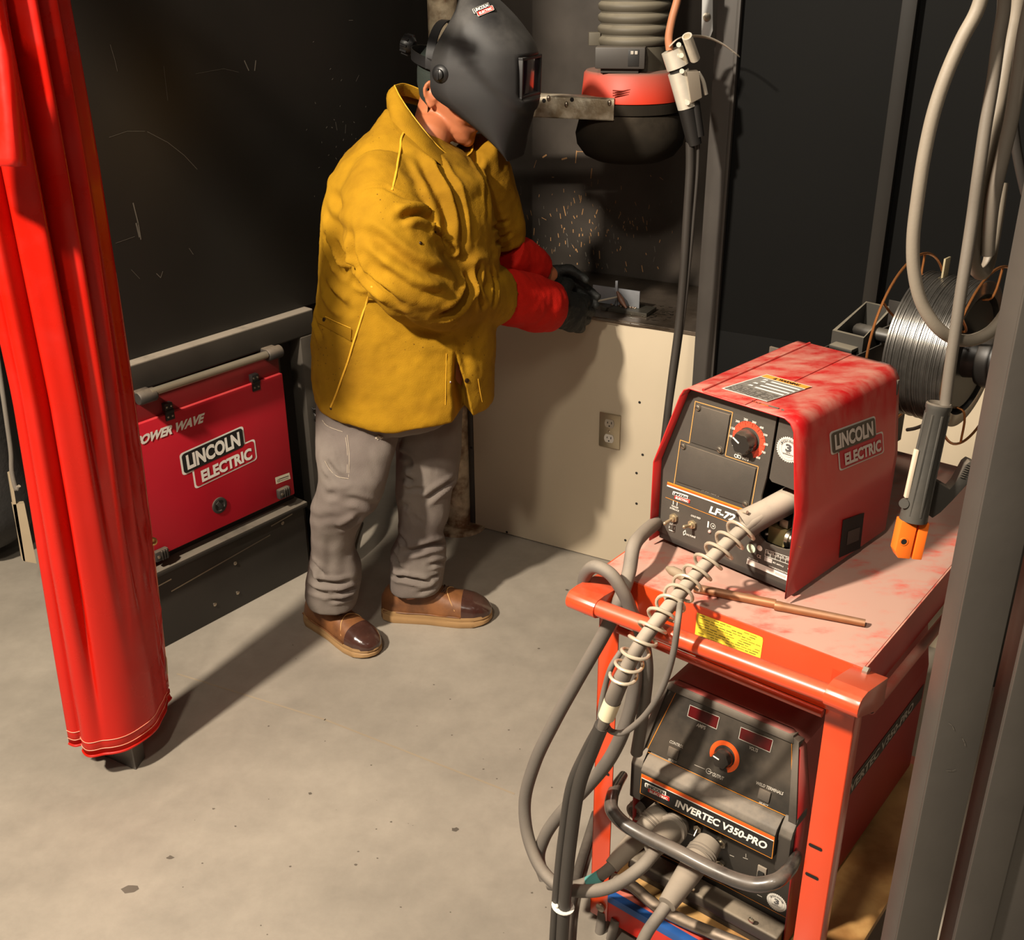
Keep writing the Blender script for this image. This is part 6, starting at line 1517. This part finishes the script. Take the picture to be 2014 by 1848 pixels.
# ---- gloves
def glove(rows, wrist, fdir, pn, curl, thumb_side, lab, sc=1.0, thumb_curl=.6):
    m = MB()
    pts = [ony(x, y, Y) for x, y, Y, r in rows]; m.tube(REDG, pts, [r for *_, r in rows], 30, 6, True)
    g = finish(m, 'welding_glove', .006, man, 3); g['label'] = lab
    wrinkle(g, .005, 16)
    W = Vector(wrist); f = Vector(fdir).normalized(); n_ = Vector(pn); n_ = (n_-f*n_.dot(f)).normalized(); s_ = f.cross(n_)*thumb_side
    m = MB(); 
    Rr = []
    for t, hw, ht in ((-.03, .040, .036), (0, .040, .032), (.03, .045, .025), (.07, .048, .021), (.092, .045, .017)):
        Rr.append([W + f*(t*sc) + s_*(hw*cos(a)*sc) + n_*(ht*sin(a)*sc) for a in [2*pi*k/24 for k in range(24)]])
    m.rings(DKG, Rr)
    for i in range(4):
        off = (.033-.022*i)*sc; b0 = W + f*(.082-.004*abs(i-1.2))*sc + s_*off; L3 = [(.044, .028, .022), (.048, .031, .023), (.045, .029, .022), (.036, .022, .020)][i]
        a_ = 0; p = b0; P_ = [b0 - f*.02*sc, b0]
        for j in range(3):
            a_ += curl[i]*(.55, .9, .6)[j]; dd = f*cos(a_) - n_*sin(a_); p = p + dd*L3[j]*sc; P_.append(p)
        m.tube(DKG, P_, [.0135*sc, .0135*sc, .013*sc, .012*sc, .0105*sc], 12, 4)
        m.ball(DKG, P_[-1], .0108*sc, 10)
    b0 = W + f*.018*sc + s_*.036*sc; d1 = (f*.62+s_*.62-n_*.45).normalized(); d2 = (f*.9+s_*.05-n_*thumb_curl).normalized()
    P_ = [b0-d1*.015*sc, b0+d1*.038*sc, b0+d1*.038*sc+d2*.032*sc, b0+d1*.038*sc+d2*.032*sc+(d2-n_*.15).normalized()*.024*sc]
    m.tube(DKG, P_, [.017*sc, .0155*sc, .0135*sc, .011*sc], 12, 5); m.ball(DKG, P_[-1], .0113*sc, 10)
    hnd = finish(m, 'glove_hand', .0034, g, 2); hnd['label'] = 'sooty dark hand of the glove'; wrinkle(hnd, .0022, 40)
    return g, hnd
gn, _h = glove([(966, 582, 2.83, .070), (985, 581, 2.855, .0735), (1020, 588, 2.90, .078), (1058, 598, 2.96, .080), (1078, 601, 2.99, .074), (1090, 602, 3.005, .064)],
      ony(1092, 606, 3.0), ony(1165, 622, 3.09)-ony(1092, 606, 3.0), (.3, -.9, .25), [.45, .5, .6, .75], -1, 'red gauntlet glove on the nearer hand', 1.22)
gf, _h = glove([(992, 492, 2.98, .060), (1012, 506, 3.02, .062), (1040, 520, 3.06, .060), (1062, 532, 3.085, .052)],
      ony(1072, 548, 3.09), ony(1150, 586, 3.14)-ony(1072, 548, 3.09), (-.3, .9, .2), [.5, .55, .65, .8], 1, 'red gauntlet glove on the farther hand', 1.0)
el = MB(); a = ony(1130, 601, 3.08); b = onpl(1214, 584, BF.P(0, 0, n1-.02), BF.N); el.tube(mat('pale_electrode', (200, 190, 170), .5, var=.1), [a, b], .0028, 10, 2)
tag(el.build('welding_electrode'), 'thin pale welding rod held in the gloved hands touching the workpiece', 'electrode')

# ---- helmet
prof_h = [ # front (f,u), half width, rim (f,u)
 (.042, .200, .028, .010, .192), (.070, .197, .056, .010, .172), (.117, .162, .082, .006, .146), (.150, .129, .098, -.006, .118), (.178, .094, .108, -.020, .088), (.188, .055, .114, -.027, .055),
 (.191, .015, .116, -.029, .025), (.191, -.030, .116, -.024, -.018), (.183, -.070, .108, .030, -.055), (.168, -.112, .095, .092, -.098), (.158, -.150, .076, .135, -.140), (.152, -.172, .052, .150, -.169)]
def hring(i, grow=0):
    f0, u0, hw, fr_, ur = i; r_ = []
    for k in range(41):
        t = -pi/2 + pi*k/40   # -90 (near rim) .. 90
        c_ = abs(cos(t))**.62; s_ = math.copysign(abs(sin(t))**.80, sin(t))
        flatf = c_
        f = fr_ + (f0-fr_)*flatf; u = ur + (u0-ur)*flatf
        r_.append(HW(f+grow*c_, s_*(hw+grow), u))
    return r_
CRr = [hring(p) for p in prof_h]
cols = [spline([r[k] for r in CRr], 6) for k in range(41)]
R = [[cols[k][j] for k in range(41)] for j in range(len(cols[0]))]
m = MB(); m.rings(HELM, R, False, False)
# crown cap closing the top ring
hel = m.build('welding_helmet', man, ang=180)
P, Nn = get_co(hel)
loc = np.array([[(Vector(p)-OH).dot(F_), (Vector(p)-OH).dot(Lh), (Vector(p)-OH).dot(U_)] for p in P])
# raised central shield around crown and window
mir = np.array([list(projpx(HW(q[0], -abs(q[1]), q[2]))) for q in loc])
SHP = [(898, 30), (904, 78), (920, 117), (945, 150), (971, 178), (1008, 212), (1030, 222), (1085, 222), (1090, 60), (1000, -40), (905, -40)]
def insd(p, poly):
    c = False; j = len(poly)-1; dm = 1e9
    for i in range(len(poly)):
        (xi, yi), (xj, yj) = poly[i], poly[j]
        if (yi > p[1]) != (yj > p[1]) and p[0] < (xj-xi)*(p[1]-yi)/(yj-yi)+xi: c = not c
        dx, dy = xj-xi, yj-yi; t = max(0, min(1, ((p[0]-xi)*dx+(p[1]-yi)*dy)/(dx*dx+dy*dy))); dm = min(dm, math.hypot(p[0]-xi-t*dx, p[1]-yi-t*dy)); j = i
    return dm if c else -dm
sd_ = np.array([insd(p, SHP) for p in mir])
band = .0065*np.clip((sd_+4)/9, 0, 1)
side_ = 0
sgn = np.where((Nn*(P-np.array(HW(0, 0, 0)))).sum(1) > 0, 1, -1)
wf = np.clip(1-np.abs(loc[:, 1])/.060, 0, 1)**.3*np.exp(-((loc[:, 2]-.022)/.058)**6)*(loc[:, 0] > .08)
P = P + Nn*(sgn*(band+side_))[:, None] + np.array(F_)[None, :]*(.004*wf)[:, None]
lf = (P-np.array(OH))@np.array(F_); inw_ = (np.abs(loc[:, 1]) < .056)&(np.abs(loc[:, 2]-.026) < .043)&(loc[:, 0] > .1); P = P + np.array(F_)[None, :]*np.where(inw_, np.minimum(0, .176-lf), 0)[:, None]
set_co(hel, P)
md = hel.modifiers.new('s', 'SOLIDIFY'); md.thickness = .004; md.offset = -1 if sgn.mean() > 0 else 1
tree = bvh_of(hel)
# window on the front
WX = Frame(HW(.186, 0, .026), -Lh, U_)
if WX.N.dot(F_) < 0: WX = Frame(HW(.186, 0, .026), Lh, U_)
Mw = WX.mat()
m = MB()
for x0, x1, y0, y1 in ((-.060, .060, .040, .048), (-.060, .060, -.048, -.040), (-.060, -.053, -.048, .048), (.053, .060, -.048, .048)): m.box(HELM, x0, x1, y0, y1, -.022, .003, Mw, bev=.002)
fr2 = m.build('window_frame', hel)
m = MB(); m.box(mat('dark_reflective_lens', (40, 16, 34), .06, .0, var=.05, coat=1.0, spec=1.0), -.054, .054, -.041, .041, -.012, -.004, Mw, bev=.001); m.build('filter_lens', hel)
# pivot knobs, headband, ratchet
BLKP = mat('head_gear_black', (26, 25, 25), .4)
for s_ in (-1, 1):
    m = MB(); c = HW(-.002, s_*.106, .030); n_ = Lh*s_; m.lathe(BLKP, c, n_, [(0, .022), (.010, .022), (.014, .018), (.016, .013), (.022, .012), (.024, .008)], 24)
    m.box(BLKP, -.003, .003, -.012, .012, .018, .026, Matrix.Translation(c) @ Matrix((F_, U_, n_)).transposed().to_4x4(), bev=.001); m.build('pivot_knob', hel)
m = MB()
def band_(pts, wd, th=.003):
    m.tube(BLKP, pts, wd, 10, 6, True, .22, up=Lh)
ar = []
for k in range(21):
    t = radians(-100 + 200*k/20); ar.append(HW(-.035 - .098*cos(t), .088*sin(t), .045 + .022*cos(t)))
R2a = [[p + U_*.013, p + U_*-.013, p*1 + U_*-.013 + (HW(-.035, 0, .045)-p).normalized()*.003, p + U_*.013 + (HW(-.035, 0, .045)-p).normalized()*.003] for p in ar]
m.rings(BLKP, R2a); 
ar = [HW(-.035 + .02*cos(t)*0 - .01, .088*sin(t), .045 + .098*cos(t)) for t in [radians(-95+190*k/20) for k in range(21)]]
m.rings(BLKP, [[p + F_*.012, p - F_*.012, p - F_*.012 + (HW(-.045, 0, .045)-p).normalized()*.003, p + F_*.012 + (HW(-.045, 0, .045)-p).normalized()*.003] for p in ar])
m.build('headband', hel)
m = MB(); c = HW(-.150, 0, .075); m.lathe(BLKP, c+F_*.016, -F_-U_*-.25, [(0, .014), (.008, .022), (.020, .024), (.030, .022), (.034, .012)], 20); 
for k in range(10):
    a_ = 2*pi*k/10; ax_ = (-F_+U_*.25).normalized(); e1 = Lh; e2 = ax_.cross(e1); m.tube(BLKP, [c+F_*.016+ax_*.010+(e1*cos(a_)+e2*sin(a_))*.024, c+F_*.016+ax_*.028+(e1*cos(a_)+e2*sin(a_))*.0235], .003, 6, 2)
m.build('ratchet_knob', hel)
h = cast(tree, 950, 20)
if h[0] is not None:
    nrm = h[1] if h[1].dot(CAM-h[0]) > 0 else -h[1]; e1 = (R2-nrm*R2.dot(nrm)).normalized(); e2 = nrm.cross(e1)
    pr = Print(Frame(h[0]+nrm*.0025, e1, e2), .0004); pr.logo((933, 26), (963, 13.5), (929.5, 18), INK, REDP, WHITE); pr.done('lettering', hel)
# ---- every loose piece of a repeated small part becomes an object of its own
def loose(o):
    bm = bmesh.new(); bm.from_mesh(o.data); seen = set(); isl = []
    for v in bm.verts:
        if v.index in seen: continue
        st_ = [v]; seen.add(v.index); g = []
        while st_:
            a = st_.pop(); g.append(a.index)
            for e in a.link_edges:
                b = e.other_vert(a)
                if b.index not in seen: seen.add(b.index); st_.append(b)
        isl.append(set(g))
    bm.free()
    # shapes that touch (a shank in its head) stay one piece
    co = [v.co.copy() for v in o.data.vertices]; bb = []
    for g in isl:
        P_ = [co[i] for i in g]; bb.append(([min(p[k] for p in P_)-.0004 for k in range(3)], [max(p[k] for p in P_)+.0004 for k in range(3)]))
    grp = list(range(len(isl)))
    for i in range(len(isl)):
        for j in range(i):
            if all(bb[i][0][k] <= bb[j][1][k] and bb[j][0][k] <= bb[i][1][k] for k in range(3)):
                gi, gj = grp[i], grp[j]; grp = [gj if x == gi else x for x in grp]
    ids = sorted(set(grp))
    if len(ids) < 2: return
    for n_, gid in enumerate(ids):
        keep = set().union(*[isl[i] for i in range(len(isl)) if grp[i] == gid])
        bm = bmesh.new(); bm.from_mesh(o.data); bm.verts.ensure_lookup_table()
        bmesh.ops.delete(bm, geom=[v for v in bm.verts if v.index not in keep], context='VERTS')
        me = bpy.data.meshes.new(o.name)
        for m_ in o.data.materials: me.materials.append(m_)
        bm.to_mesh(me); bm.free()
        c = o.copy(); c.data = me; COL.objects.link(c)
    bpy.data.objects.remove(o)
LOOSE = ('bolt', 'corner_block', 'rubber_boot', 'push_button', 'cover_plate', 'rocker_switch', 'round_hole', 'screw_holes', 'slot', 'bolt_hole', 'skid_screw', 'collar_rib', 'seam_stitching')
for o in [o for o in SC.objects if o.type == 'MESH' and (o.name.split('.')[0] in LOOSE or (o.name.startswith('weld_bead') and o.parent and o.parent.name.startswith('square')))]: loose(o)
